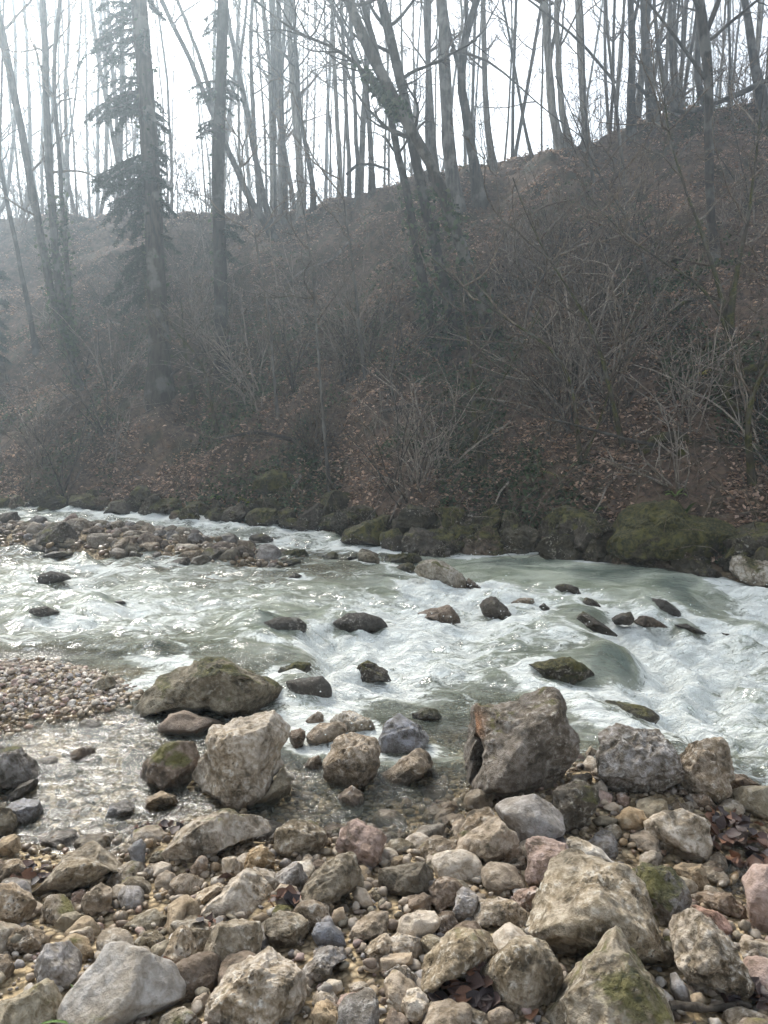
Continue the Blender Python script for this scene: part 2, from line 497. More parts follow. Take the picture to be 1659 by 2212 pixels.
def mat_ground():
    t = NT('ground_soil')
    vec = t.node('ShaderNodeNewGeometry').outputs['Position']
    zone = t.attr('zone')
    n1 = t.noise(vec, 1.3, 3, .6, .4)
    n2 = t.noise(vec, 9.0, 4, .65)
    n3 = t.noise(vec, 45.0, 3, .6)
    # river bed: fine gravel and silt
    vo = t.node('ShaderNodeTexVoronoi', {'Vector': vec, 'Scale': 34.0}, feature='F1')
    vd = vo.outputs['Distance']
    bedc = t.mix(t.node('ShaderNodeSeparateColor', {0: vo.outputs['Color']}).outputs[0], (.24, .175, .10, 1), (.52, .42, .28, 1))
    bedc = t.mix(t.ramp(vd, .35, .7), bedc, (.11, .08, .045, 1))
    bedc = t.mix(t.ramp(n1, .4, .65, 0, .6), bedc, (.45, .35, .21, 1))
    # slope: soil and rotted leaves
    sl = t.mix(t.ramp(n2, .3, .7), (.028, .021, .015, 1), (.165, .115, .080, 1))
    sl = t.mix(t.ramp(n3, .5, .7, 0, .6), sl, (.19, .125, .095, 1))
    sl = t.mix(t.ramp(n1, .52, .68, 0, .75), sl, (.026, .030, .013, 1))
    c = t.mix(zone, bedc, sl)
    h = t.math('ADD', t.math('MULTIPLY', n3, .4), n2)
    hb = t.math('ADD', t.math('MULTIPLY', vd, -.9), t.math('MULTIPLY', n3, .3))
    hh = t.node('ShaderNodeMix', {0: zone, 2: hb, 3: h}).outputs[0]
    nb = t.bump(hh, .8, .04)
    t.principled(c, .9, nb, .2)
    return t.m

def mat_water():
    t = NT('river_water_surface')
    geo = t.node('ShaderNodeNewGeometry')
    pos = geo.outputs['Position']
    # flow frame: streaks run downstream, to the right and slightly towards the near bank
    flow = t.node('ShaderNodeMapping', {'Vector': pos, 'Rotation': (0, 0, R(12)), 'Scale': (1.0, 1.9, 1.5)}).outputs[0]
    foam = t.attr('foam'); depth = t.attr('depth')
    w1 = t.noise(flow, 1.6, 3, .6, .8)
    dist = t.node('ShaderNodeVectorMath', {0: t.node('ShaderNodeTexNoise', {'Vector': flow, 'Scale': 2.0, 'Detail': 1.0}).outputs['Color'], 1: (.6, .6, .0)}, operation='MULTIPLY').outputs[0]
    fv = t.node('ShaderNodeVectorMath', {0: flow, 1: dist}, operation='ADD').outputs[0]
    f1 = t.noise(fv, 2.8, 6, .78, .4)
    rn = t.noise(fv, 12.0, 4, .74, .5)
    ridg = t.math('SUBTRACT', 1.0, t.math('MULTIPLY', t.math('ABSOLUTE', t.math('SUBTRACT', rn, .5)), 9.0), clamp=True)
    fn = t.math('ADD', t.math('ADD', t.math('MULTIPLY', f1, .72), t.math('MULTIPLY', rn, .28)), t.math('MULTIPLY', ridg, .075))
    thr = t.math('SUBTRACT', .79, t.math('MULTIPLY', foam, .40))
    fm = t.ramp(t.math('SUBTRACT', fn, thr), -.045, .085)
    veil = t.math('MULTIPLY', t.math('POWER', foam, .8), t.ramp(w1, .35, .65, .25, .75))      # entrained bubbles whiten broken water
    # body: milky grey-green, clear where shallow
    op = t.math('SUBTRACT', 1.0, t.math('POWER', 2.718, t.math('MULTIPLY', t.math('POWER', t.math('MULTIPLY', depth, 2.7), 1.5), -1.0)))
    op = t.math('MAXIMUM', op, veil)
    bodyc = t.mix(t.ramp(w1, .36, .62), (.34, .385, .26, 1), (.66, .70, .53, 1))
    calm = t.mix(t.ramp(w1, .36, .62), (.12, .155, .125, 1), (.22, .255, .205, 1))
    bodyc = t.mix(t.ramp(foam, .08, .42), calm, bodyc)
    bodyc = t.mix(veil, bodyc, (.76, .80, .71, 1))
    b1 = t.noise(flow, 8.0, 5, .66, .7)
    nb = t.bump(b1, t.ramp(foam, 0.03, .4, .26, 1.0), .11)
    clear = t.node('ShaderNodeBsdfTransparent', {'Color': (.985, .96, .88, 1)})
    body = t.node('ShaderNodeBsdfDiffuse', {'Color': bodyc, 'Normal': nb})
    m1 = t.node('ShaderNodeMixShader', {0: op, 1: clear.outputs[0], 2: body.outputs[0]})
    gl = t.node('ShaderNodeBsdfGlossy', {'Color': (1, 1, 1, 1), 'Roughness': .12, 'Normal': nb})
    fr = t.node('ShaderNodeFresnel', {'IOR': 1.33, 'Normal': nb}).outputs[0]
    m2 = t.node('ShaderNodeMixShader', {0: fr, 1: m1.outputs[0], 2: gl.outputs[0]})
    fd = t.node('ShaderNodeBsdfDiffuse', {'Color': (.90, .92, .86, 1), 'Normal': nb})
    m3 = t.node('ShaderNodeMixShader', {0: fm, 1: m2.outputs[0], 2: fd.outputs[0]})
    t.l.new(m3.outputs[0], t.out.inputs[0])
    return t.m

def mat_bark(name, dark, light, moss=0.0, scale=1.0):
    t = NT(name)
    oi = t.node('ShaderNodeObjectInfo')
    tc = t.node('ShaderNodeTexCoord').outputs['Object']
    v = t.node('ShaderNodeMapping', {'Vector': tc, 'Scale': (1, 1, .22)}).outputs[0]
    n1 = t.noise(v, 16.0 * scale, 5, .65)
    n2 = t.noise(tc, 2.3 * scale, 4, .6)
    c = t.mix(t.ramp(n1, .32, .68), (*dark, 1), (*light, 1))
    c = t.mix(t.ramp(n2, .5, .62, 0, .6), c, t.mix(.5, c, (.30, .30, .27, 1)))
    br = t.math('ADD', .75, t.math('MULTIPLY', oi.outputs['Random'], .5))
    c = t.mix(1.0, c, t.node('ShaderNodeCombineColor', {0: br, 1: br, 2: br}).outputs[0], 'MULTIPLY')
    if moss:
        mk = t.ramp(t.noise(tc, 4.0, 4, .6), .6 - .3 * moss, .75 - .3 * moss)
        c = t.mix(mk, c, t.mix(t.ramp(t.noise(tc, 40.0, 3), .35, .65), (.03, .032, .01, 1), (.10, .095, .025, 1)))
    t.principled(c, .9, t.bump(n1, .7, .02), .2)
    return t.m

def mat_vcol(name, rough=.7, translucent=0.0):
    t = NT(name)
    c = t.attr('col', 'Color')
    if translucent:
        b = t.node('ShaderNodeBsdfPrincipled', {'Base Color': c, 'Roughness': rough, 'Specular IOR Level': .25})
        tr = t.node('ShaderNodeBsdfTranslucent', {'Color': c})
        m = t.node('ShaderNodeMixShader', {0: translucent, 1: b.outputs[0], 2: tr.outputs[0]})
        t.l.new(m.outputs[0], t.out.inputs[0])
    else:
        t.principled(c, rough, None, .25)
    return t.m

def mat_objcol(name, rough=.7, translucent=.0):
    t = NT(name)
    oi = t.node('ShaderNodeObjectInfo')
    tc = t.node('ShaderNodeTexCoord').outputs['Object']
    n = t.noise(tc, 30.0, 4, .6)
    c = t.mix(t.ramp(n, .3, .7), t.mix(1.0, oi.outputs['Color'], (.6, .58, .55, 1), 'MULTIPLY'), oi.outputs['Color'])
    b = t.node('ShaderNodeBsdfPrincipled', {'Base Color': c, 'Roughness': rough, 'Specular IOR Level': .4})
    tr = t.node('ShaderNodeBsdfTranslucent', {'Color': c})
    m = t.node('ShaderNodeMixShader', {0: translucent, 1: b.outputs[0], 2: tr.outputs[0]})
    t.l.new(m.outputs[0], t.out.inputs[0])
    return t.m

M_ROCK = mat_rock(); M_PEB = mat_pebble(); M_GROUND = mat_ground(); M_WATER = mat_water()
M_BARK = mat_bark('grey_bark', (.040, .036, .031), (.135, .122, .105))
M_PALE = mat_bark('pale_beech_bark', (.12, .11, .095), (.34, .32, .28))
M_DARK = mat_bark('dark_bark', (.022, .018, .014), (.075, .063, .050))
M_MOSSB = mat_bark('mossy_bark', (.025, .02, .014), (.08, .065, .045), moss=.55)
M_TWIG = mat_bark('twig_bark', (.052, .038, .027), (.21, .165, .12), scale=2.0)
M_STEM = mat_bark('pale_stem_bark', (.11, .092, .075), (.36, .31, .255), scale=2.0)
M_LEAF = mat_objcol('dead_leaf', .55, .15)
M_LITTER = mat_vcol('leaf_litter', .65, .3)
M_GREEN = mat_vcol('green_leaf', .65, .25)

# ------------------------------------------------------------------ ground: one sheet from river bed to hilltop and beyond
def stretched(lo, hi, n_in, ends, n_out):
    core = np.linspace(lo, hi, n_in)
    g = np.geomspace(1, 1 + 80, n_out + 1)[1:] - 1
    left = lo - (lo - ends[0]) * (g / g[-1]); right = hi + (ends[1] - hi) * (g / g[-1])
    return np.concatenate([left[::-1], core, right])

def sheet(xs, ys, zf):
    X, Y = np.meshgrid(xs, ys)
    z = zf(X.ravel(), Y.ravel())
    v = np.stack([X.ravel(), Y.ravel(), z], -1)
    nx, ny = len(xs), len(ys)
    i = (np.arange(ny - 1)[:, None] * nx + np.arange(nx - 1)[None]).ravel()
    f = np.stack([i, i + 1, i + nx + 1, i + nx], -1)
    return v, f

gx = stretched(-13, 11, 250, (-110, 110), 22)
gy = np.concatenate([-40 + 41 * np.linspace(0, 1, 10)[:-1], np.arange(1.0, 8, .05), np.arange(8, 16, .08), np.arange(16, 32, .2), np.geomspace(32, 160, 26)])
gv, gf = sheet(gx, gy, ground)
gt = gv[:, 1] - bank_y(gv[:, 0])
zone = sstep(-.25, .25, gt)
ground_ob = link('ground', mesh_from('ground', gv, gf, M_GROUND, True, {'zone': zone}))
tag(ground_ob, kind='structure')
_gz = gv[:, 2].reshape(len(gy), len(gx))
ground_exact = ground
def ground(x, y):
    """height of the ground sheet, read off its own grid"""
    x = np.asarray(x, float).ravel(); y = np.asarray(y, float).ravel()
    i = np.clip(np.searchsorted(gx, x) - 1, 0, len(gx) - 2); j = np.clip(np.searchsorted(gy, y) - 1, 0, len(gy) - 2)
    a = np.clip((x - gx[i]) / (gx[i + 1] - gx[i]), 0, 1); b = np.clip((y - gy[j]) / (gy[j + 1] - gy[j]), 0, 1)
    return (_gz[j, i] * (1 - a) + _gz[j, i + 1] * a) * (1 - b) + (_gz[j + 1, i] * (1 - a) + _gz[j + 1, i + 1] * a) * b

# ------------------------------------------------------------------ surveyed rocks
PAL = {'tan': (0.367, 0.305, 0.241), 'cream': (0.485, 0.422, 0.352), 'grey': (0.300, 0.281, 0.272), 'dark': (0.118, 0.103, 0.085), 'olive': (0.261, 0.228, 0.171), 'pink': (0.375, 0.284, 0.250),
       'slate': (0.184, 0.186, 0.204), 'gold': (0.422, 0.331, 0.227), 'brown': (0.228, 0.178, 0.139), 'salmon': (0.437, 0.282, 0.230), 'wet': (0.073, 0.066, 0.058), 'pale': (0.522, 0.481, 0.431), 'moss': (0.097, 0.085, 0.060),
       'bluegrey': (0.280, 0.280, 0.304)}
REG = {'A': (0, 1350), 'B': (829.5, 1350), 'C': (0, 1782), 'D': (829.5, 1782), 'E': (0, 1026), 'F': (829.5, 1026)}
# region of the survey, outline, colour, moss, label
HERO = [
('A',[(582,365),(640,290),(710,210),(800,170),(850,150),(900,137),(960,137),(1010,170),(1045,205),(1090,205),(1115,245),(1180,235),(1235,235),(1230,340),(1215,395),(1100,385),(980,415),(930,385),(820,365),(700,355),(620,370)],'olive',.45,'long low brown boulder with a moss cap beside the gravel spit'),
('A',[(400,270),(455,220),(490,225),(505,265),(480,290),(420,290)],'olive',.2,'lone olive stone sitting on top of the gravel spit'),
('A',[(1200,225),(1230,180),(1290,158),(1340,165),(1345,200),(1320,230),(1240,235)],'dark',.7,'dark mossy rock just behind the moss-capped long boulder'),
('A',[(1235,240),(1300,228),(1390,225),(1425,260),(1435,320),(1370,330),(1270,335),(1235,300)],'wet',.15,'smooth dark wet rock with water sliding over it, touching the long boulder'),
('A',[(690,420),(740,370),(800,368),(870,395),(930,405),(965,435),(930,480),(860,490),(760,465),(690,450)],'brown',.1,'smooth brown stone in front of the moss-capped long boulder'),
('A',[(830,655),(870,580),(920,540),(905,510),(930,450),(1000,430),(1100,395),(1190,385),(1235,420),(1260,470),(1240,560),(1235,640),(1150,740),(1060,800),(990,790),(960,740),(880,700)],'cream2',.15,'big pale tilted boulder with a flat bright face standing in the shallow pool'),
('A',[(1085,780),(1150,740),(1230,625),(1258,670),(1255,740),(1190,770)],'olive',.1,'smooth olive slab leaning against the big pale tilted boulder'),
('A',[(600,650),(640,580),(720,520),(790,508),(840,530),(860,590),(820,660),(790,710),(740,720),(640,700)],'brown',.4,'angular brown boulder with a dark mossy flank left of the pale tilted one'),
('A',[(615,770),(640,735),(700,720),(760,745),(770,790),(700,810),(630,805)],'gold',.0,'golden stone awash in the shallow pool'),
('A',[(455,830),(490,770),(540,760),(580,790),(560,840),(500,855)],'bluegrey',.0,'grey-blue stone awash beside the golden stone in the pool'),
('A',[(295,590),(310,555),(360,530),(410,545),(400,580),(340,595)],'brown',.1,'small brown stone alone in the ripples of the shallow pool'),
('A',[(0,540),(60,530),(110,555),(160,600),(170,660),(100,690),(-60,715),(-120,640)],'grey',.4,'dark pitted boulder cut by the picture edge beside the shallow pool'),
('A',[(10,755),(80,690),(150,680),(160,720),(100,740),(30,760)],'dark',.1,'dark wet slab below the pitted boulder at the pool edge'),
('A',[(30,770),(110,750),(165,770),(180,820),(150,860),(80,870),(30,840)],'bluegrey',.0,'rounded grey stone with a water line at the pool edge'),
('A',[(-40,780),(50,800),(70,860),(60,900),(-40,930)],'olive',.3,'olive stone at the picture edge below the rounded grey stone'),
('A',[(1260,460),(1300,448),(1320,465),(1310,520),(1270,535),(1250,510)],'brown',.1,'small upright brown stone at the shoulder of the pale tilted boulder'),
('A',[(1325,470),(1380,430),(1440,420),(1490,430),(1500,465),(1440,510),(1370,525),(1330,505)],'tan',.1,'rounded tan stone behind the pitted beige boulder in the pool'),
('A',[(1425,405),(1450,370),(1530,370),(1600,400),(1620,440),(1600,490),(1540,460),(1450,430)],'pale',.0,'pale pitted rock at the edge of the rapids beside the grey holed one'),
('A',[(1320,410),(1370,375),(1400,385),(1395,420),(1330,450)],'tan',.2,'small tan stone at the rapids edge behind the rounded tan stone'),
('A',[(1400,690),(1395,620),(1430,530),(1500,465),(1560,480),(1640,550),(1645,590),(1620,650),(1560,700),(1480,715),(1410,710)],'tan',.12,'pitted beige boulder with a sharp ridge in the middle of the pool'),
('A',[(1310,610),(1340,575),(1380,565),(1392,600),(1380,640),(1330,640)],'tan',.0,'small pitted tan stone in the pool left of the ridged beige boulder'),
('A',[(1455,745),(1520,697),(1560,730),(1575,770),(1550,800),(1500,790)],'brown',.0,'brown wedge of stone in the pool below the ridged beige boulder'),
('B',[(-30,470),(0,400),(60,385),(130,420),(185,450),(195,500),(160,540),(40,580),(-20,560)],'bluegrey',.05,'grey boulder with deep round hollows beside the pool'),
('B',[(-10,640),(60,580),(140,540),(185,535),(215,600),(150,650),(100,700),(0,690)],'tan',.1,'angular tan block in the pool in front of the hollowed grey boulder'),
('B',[(120,385),(180,358),(230,370),(250,400),(190,420),(130,405)],'dark',.4,'small dark rock in the foam behind the hollowed grey boulder'),
('B',[(340,510),(375,400),(460,365),(560,345),(640,290),(720,270),(765,290),(795,350),(800,400),(830,480),(840,540),(810,680),(790,720),(720,750),(600,750),(500,775),(445,720),(370,650),(345,590)],'hero',.28,'large dark cube-like boulder with a rusty hollow on its side'),
('B',[(625,180),(660,145),(730,137),(820,165),(880,195),(905,250),(860,275),(790,280),(730,260),(650,220)],'dark',.55,'dark mossy rock washed by rapids behind the large cube-like boulder'),
('B',[(880,370),(920,340),(1000,333),(1100,338),(1160,360),(1180,400),(1175,440),(1060,440),(960,430),(900,400)],'moss',.45,'flat dark rock beside the white chute'),
('B',[(920,520),(990,470),(1100,460),(1170,440),(1210,500),(1260,560),(1290,630),(1240,690),(1120,720),(1020,750),(970,710),(930,590)],'grey',.22,'deeply pitted brown-grey block right of the large cube-like boulder'),
('B',[(1250,550),(1300,520),(1380,495),(1440,478),(1490,500),(1505,600),(1490,700),(1460,760),(1400,740),(1290,720),(1265,690),(1280,620)],'tan',.25,'gnarled knobbly boulder standing at the edge of the chute'),
('B',[(1495,740),(1550,710),(1659,690),(1720,740),(1720,840),(1600,830),(1510,790)],'olive',.0,'smooth rounded stone cut by the picture edge below the gnarled boulder'),
('B',[(1490,650),(1560,645),(1620,680),(1560,710),(1490,720)],'brown',.0,'low brown stone behind the smooth rounded one at the picture edge'),
('B',[(480,825),(560,770),(650,738),(710,745),(760,800),(778,870),(740,930),(640,965),(600,940),(540,860)],'grey',.2,'smooth rounded boulder with a bright top in front of the large cube-like one'),
('B',[(730,750),(800,700),(870,670),(920,700),(930,760),(890,830),(870,880),(800,910),(770,850)],'dark',.3,'dark brown rock wedged under the large cube-like boulder'),
('B',[(910,690),(940,670),(965,700),(960,735),(930,740)],'cream',.0,'small upright cream pebble beside the deeply pitted block'),
('B',[(860,560),(890,525),(920,545),(925,580),(890,605),(865,590)],'cream',.0,'cream stone between the large cube-like boulder and the pitted block'),
('B',[(995,750),(1040,725),(1065,750),(1060,785),(1010,785)],'pink',.0,'small plum-brown stone below the deeply pitted block'),
('B',[(1000,850),(1060,790),(1120,800),(1145,850),(1120,900),(1020,900)],'gold',.0,'smooth golden-brown stone lying between the cubic and cream boulders'),
('B',[(945,790),(990,765),(1030,780),(1025,810),(960,815)],'tan',.0,'flat oval pebble below the plum-brown stone'),
('B',[(900,850),(960,825),(1010,835),(1000,865),(920,875)],'olive',.0,'flat olive pebble beside the dark wedged rock'),
('B',[(1290,770),(1330,730),(1400,730),(1440,770),(1430,800),(1340,800)],'brown',.0,'brown stone at the foot of the gnarled boulder'),
('B',[(1130,880),(1170,840),(1260,800),(1340,798),(1395,840),(1410,920),(1410,990),(1330,1020),(1200,1010),(1140,970)],'cream',.0,'cream block full of small holes beside the drift of dark leaves'),
('D',[(305,130),(340,70),(400,10),(480,-30),(560,30),(590,110),(600,180),(480,170),(380,170),(320,150)],'tan',.18,'broken beige rock with dark pits below the smooth rounded boulder'),
('B',[(330,860),(390,815),(470,820),(540,880),(560,920),(450,940),(340,920)],'tan',.05,'rounded tan rock behind the broken beige one'),
('D',[(615,230),(610,110),(660,60),(740,90),(825,100),(810,140),(740,170),(720,230),(680,270),(630,280)],'pink',.0,'pinkish rock partly covered by wet dead leaves'),
('D',[(770,90),(850,75),(900,85),(960,130),(1050,170),(1095,205),(1050,215),(980,180),(870,150)],'pale',.1,'narrow pale ridge of rock behind the broad flat boulder'),
('D',[(625,470),(640,390),(680,320),(720,270),(720,210),(760,150),(840,135),(960,170),(1080,210),(1140,250),(1170,340),(1190,420),(1230,480),(1230,580),(1180,560),(1100,520),(1000,500),(940,520),(860,545),(760,540),(680,500)],'olive2',.05,'broad flat olive-beige boulder, the widest on the near bank'),
('D',[(1090,210),(1150,185),(1220,185),(1270,210),(1310,280),(1325,370),(1290,410),(1240,430),(1190,380),(1160,300)],'grey',.5,'dark mossy pitted rock against the broad flat boulder'),
('D',[(1255,195),(1310,170),(1370,165),(1410,240),(1400,290),(1310,290),(1280,230)],'gold',.0,'golden block at the waterside below the cream holed block'),
('D',[(1550,270),(1590,200),(1659,175),(1720,200),(1720,440),(1659,460),(1600,430),(1575,350)],'pink',.0,'smooth pink-brown boulder cut by the picture edge'),
('D',[(1330,370),(1440,370),(1500,420),(1490,490),(1440,470),(1380,410)],'salmon',.0,'salmon-coloured stone at the water beside the mossy pitted rock'),
('D',[(1330,340),(1400,300),(1480,290),(1550,330),(1560,380),(1480,390),(1380,370)],'brown',.0,'flat wet brown stone in the side pool by the salmon one'),
('D',[(1230,470),(1330,400),(1420,420),(1500,490),(1580,620),(1580,700),(1500,730),(1430,770),(1340,700),(1290,600),(1270,550)],'cream2',.22,'big grey-beige pitted boulder right of the broad flat one'),
('D',[(690,860),(720,760),(800,650),(890,590),(960,480),(1000,458),(1080,540),(1170,590),(1220,660),(1240,780),(1230,900),(1000,960),(700,960)],'olive2',.42,'large peaked boulder with mossy right flank at the bottom of the picture'),
('D',[(415,660),(490,590),(560,505),(620,495),(700,530),(740,590),(770,660),(710,740),(640,790),(560,800),(470,740)],'olive2',.2,'three-cornered grey-olive rock behind the pile of dark leaves'),
('D',[(165,690),(175,590),(230,520),(330,470),(420,455),(480,490),(490,560),(430,620),(330,660),(250,690),(200,740)],'olive2',.15,'long grey-beige stone with a blunt end beside the dark leaf pile'),
('D',[(45,440),(90,400),(150,375),(220,380),(245,420),(220,465),(140,495),(70,480)],'cream',.0,'smooth flat cream oval stone'),
('D',[(295,370),(310,310),(350,275),(395,285),(408,330),(380,400),(330,425),(300,410)],'grey',.05,'upright speckled grey egg-shaped stone'),
('D',[(375,400),(420,340),(500,318),(580,340),(640,390),(620,430),(520,440),(420,450)],'cream2',.0,'lumpy cream stone left of the broad flat boulder'),
('D',[(560,310),(600,275),(650,268),(690,300),(670,350),(620,380),(575,350)],'pink',.0,'pinkish brown stone between the lumpy cream stone and the leaf-covered rock'),
('D',[(95,380),(110,310),(170,295),(205,310),(200,360),(130,385)],'brown',.0,'squarish brown stone above the flat cream oval'),
('D',[(-20,200),(60,165),(160,165),(220,200),(200,270),(130,310),(30,325),(-25,270)],'dark2',.25,'dark olive rounded rock left of the broken beige one'),
('D',[(190,290),(230,240),(300,230),(350,270),(300,340),(240,370),(200,340)],'brown',.15,'dull brown rock behind the grey egg-shaped stone'),
('D',[(-20,540),(40,475),(110,480),(170,510),(180,560),(120,580),(0,590)],'cream2',.0,'flat cream rock below the cream oval stone'),
('D',[(-30,590),(60,560),(120,555),(125,600),(60,620),(0,640)],'tan',.0,'smooth tan stone lying on the flat cream rock'),
('D',[(0,650),(60,610),(120,610),(150,650),(130,700),(60,720),(10,690)],'grey',.0,'pitted round grey stone left of the long blunt stone'),
('D',[(75,780),(100,720),(150,710),(195,745),(190,800),(150,850),(100,830)],'cream',.0,'pale upright stone left of the dark leaf pile'),
('D',[(10,760),(40,735),(70,750),(70,790),(30,810)],'cream',.0,'small pale stone beside the pale upright one'),
('D',[(1235,660),(1260,650),(1325,720),(1320,755),(1280,765),(1240,720)],'grey',.0,'smooth grey stone tucked under the big pitted boulder'),
('D',[(1555,590),(1600,545),(1680,545),(1700,640),(1600,640)],'grey',.0,'grey stone at the picture edge beside the big pitted boulder'),
('C',[(135,275),(200,210),(290,130),(390,90),(425,140),(520,190),(510,210),(420,230),(300,270),(200,290),(140,300)],'olive2',.12,'long wedge of brown rock with a flat slanted top at the pool edge'),
('C',[(705,130),(700,90),(760,40),(850,-30),(960,-60),(1060,-40),(1130,-20),(1170,0),(1150,50),(1040,80),(940,120),(850,150),(740,155)],'cream2',.3,'long beige rock with a dark underside between pool and bank'),
('C',[(1185,100),(1190,20),(1250,-10),(1340,-20),(1400,40),(1420,90),(1340,130),(1240,135)],'olive2',.25,'jagged broken rock beside the pink one'),
('C',[(1450,80),(1470,10),(1540,-20),(1620,10),(1670,60),(1659,140),(1600,185),(1520,150),(1455,110)],'pink2',.0,'pink block with a dead leaf on it'),
('C',[(860,400),(900,340),(1000,250),(1060,200),(1110,210),(1170,270),(1190,340),(1150,390),(1060,400),(960,395)],'cream2',.05,'pale pointed boulder rising from the pebbles'),
('C',[(1300,310),(1330,240),(1400,180),(1500,130),(1550,140),(1575,230),(1560,290),(1470,310),(1380,380),(1320,340)],'olive2',.38,'mossy leaning rock below the pink block'),
('C',[(555,100),(580,75),(610,68),(630,90),(620,160),(600,200),(575,180)],'slate',.0,'dark slate pebble standing on end at the water edge'),
('C',[(355,330),(380,280),(440,260),(485,300),(480,370),(430,400),(370,380)],'tan',.05,'round tan stone with small holes among the pebbles'),
('C',[(305,330),(320,285),(360,290),(370,330),(340,370),(310,360)],'pink',.0,'pinkish stone beside the round tan one'),
('C',[(465,290),(500,258),(560,265),(575,300),(540,330),(480,340)],'cream',.0,'wet cream stone behind the round tan one'),
('C',[(240,420),(270,385),(330,380),(370,410),(340,450),(270,455)],'olive',.0,'smooth pale olive cobble in the wet silt'),
('C',[(300,490),(310,455),(350,460),(390,450),(400,490),(360,525),(320,515)],'cream',.0,'heart-shaped cream stone with pits'),
('C',[(-40,250),(70,250),(130,310),(150,370),(110,420),(40,460),(-40,470)],'tan',.12,'lumpy tan boulder at the left picture edge'),
('C',[(-30,150),(40,150),(90,165),(130,220),(130,250),(60,245),(-30,235)],'tan',.0,'wet tan rock above the lumpy tan boulder'),
('C',[(5,60),(50,45),(85,75),(70,130),(30,140),(0,110)],'gold',.0,'small yellowish rock at the pool edge by the picture edge'),
('C',[(280,730),(330,680),(420,590),(470,525),(540,530),(640,590),(740,650),(790,740),(780,800),(660,830),(540,850),(420,860),(300,830),(270,770)],'grey2',.18,'large smooth grey dome-shaped boulder behind the grass tuft'),
('C',[(890,880),(900,770),(960,700),(1000,650),(1080,590),(1180,555),(1230,600),(1300,680),(1330,740),(1310,830),(1300,920),(900,920)],'cream2',.2,'large rough beige boulder right of the grey dome-shaped one'),
('C',[(145,720),(160,570),(210,515),(300,520),(350,580),(340,640),(280,690),(200,710)],'grey',.0,'flat grey slab behind the grey dome-shaped boulder'),
('C',[(35,500),(60,450),(120,440),(190,490),(190,530),(130,560),(60,540)],'tan',.0,'flat tan rock half buried near the left picture edge'),
('C',[(710,580),(750,490),(800,450),(850,500),(850,560),(820,620),(800,660),(740,650),(700,600)],'cream',.0,'upright cream shard with a dead leaf against it'),
('C',[(875,560),(900,510),(950,430),(1040,420),(1120,440),(1135,500),(1120,570),(1050,610),(960,640),(890,600)],'olive2',.15,'lumpy grey-olive boulder with a notch right of the cream shard'),
('C',[(1140,470),(1160,410),(1220,375),(1300,380),(1335,430),(1330,480),(1270,530),(1190,520)],'olive2',.2,'rounded speckled boulder right of the notched one'),
('C',[(1345,470),(1370,425),(1430,425),(1480,470),(1495,520),(1440,530),(1370,510)],'slate',.0,'blue-grey stone with a white streak'),
('C',[(1290,640),(1340,580),(1400,530),(1480,530),(1500,570),(1420,600),(1410,650),(1330,680)],'grey',.0,'jagged grey rock below the blue-grey stone'),
('C',[(1500,490),(1540,430),(1600,385),(1680,380),(1680,470),(1600,490),(1530,510)],'tan',.1,'rounded tan boulder above the small white cobble'),
('C',[(820,310),(850,280),(930,260),(980,270),(930,320),(860,345)],'cream',.0,'cream stone behind the pale pointed boulder'),
('C',[(1055,170),(1080,110),(1130,90),(1190,140),(1180,200),(1120,210),(1070,200)],'gold',.05,'yellowish rough stone above the pale pointed boulder'),
('C',[(960,200),(970,150),(1010,140),(1050,180),(1050,220),(990,240)],'cream',.0,'cream stone left of the yellowish rough one'),
('C',[(1190,220),(1260,165),(1310,190),(1330,240),(1280,300),(1230,270),(1190,260)],'grey',.1,'grey-beige rock between the pointed boulder and the mossy leaning rock'),
('C',[(1185,290),(1210,255),(1280,275),(1295,310),(1240,330),(1200,315)],'tan',.0,'tan cobble left of the mossy leaning rock'),
('C',[(660,170),(700,160),(740,175),(735,215),(690,230),(660,210)],'cream',.0,'blocky cream cobble right of the standing slate pebble'),
('C',[(805,250),(830,180),(870,140),(900,160),(880,210),(840,250)],'brown',.0,'slanting brown stone right of the blocky cream cobble'),
('C',[(640,550),(660,515),(730,505),(745,530),(710,570),(660,575)],'olive',.0,'wet olive cobble left of the cream shard'),
('C',[(1265,340),(1280,318),(1325,325),(1325,360),(1290,370)],'pale',.0,'small white cobble below the mossy leaning rock'),
('C',[(1520,300),(1540,270),(1575,280),(1615,340),(1600,365),(1560,355)],'tan',.0,'long tan cobble right of the mossy leaning rock'),
('C',[(1430,420),(1440,370),(1480,360),(1495,400),(1480,445),(1445,445)],'tan',.0,'upright tan cobble behind the blue-grey stone'),
('C',[(1570,550),(1600,500),(1659,475),(1700,500),(1690,590),(1620,600)],'cream',.0,'cream rock at the centre of the lower bank below the rounded tan boulder'),
('C',[(1340,830),(1360,780),(1410,763),(1450,800),(1490,870),(1400,890),(1350,880)],'gold',.05,'golden stone at the bottom edge right of the rough beige boulder'),
('C',[(1450,790),(1470,740),(1530,730),(1580,760),(1570,820),(1500,820)],'pink',.0,'pinkish tan rock beside the golden stone at the bottom'),
('C',[(1385,700),(1420,670),(1480,680),(1480,720),(1430,745)],'pale',.0,'small pale cobble above the golden stone at the bottom'),
('C',[(-40,740),(120,740),(200,700),(270,720),(270,860),(150,900),(-40,900)],'olive',.3,'yellow-olive boulder in the bottom corner beside the grass tuft'),
('C',[(-40,560),(50,570),(60,640),(20,680),(-40,680)],'tan',.1,'tan rock at the picture edge above the yellow-olive corner boulder'),
# gravel island upstream
('E',[(150,300),(170,245),(230,205),(280,205),(320,250),(335,290),(250,310),(190,310)],'dark',.3,'big dark boulder crowning the gravel island'),
('E',[(-30,200),(20,170),(70,160),(85,200),(40,215),(-30,215)],'dark',.15,'dark angular rock at the left end of the gravel island'),
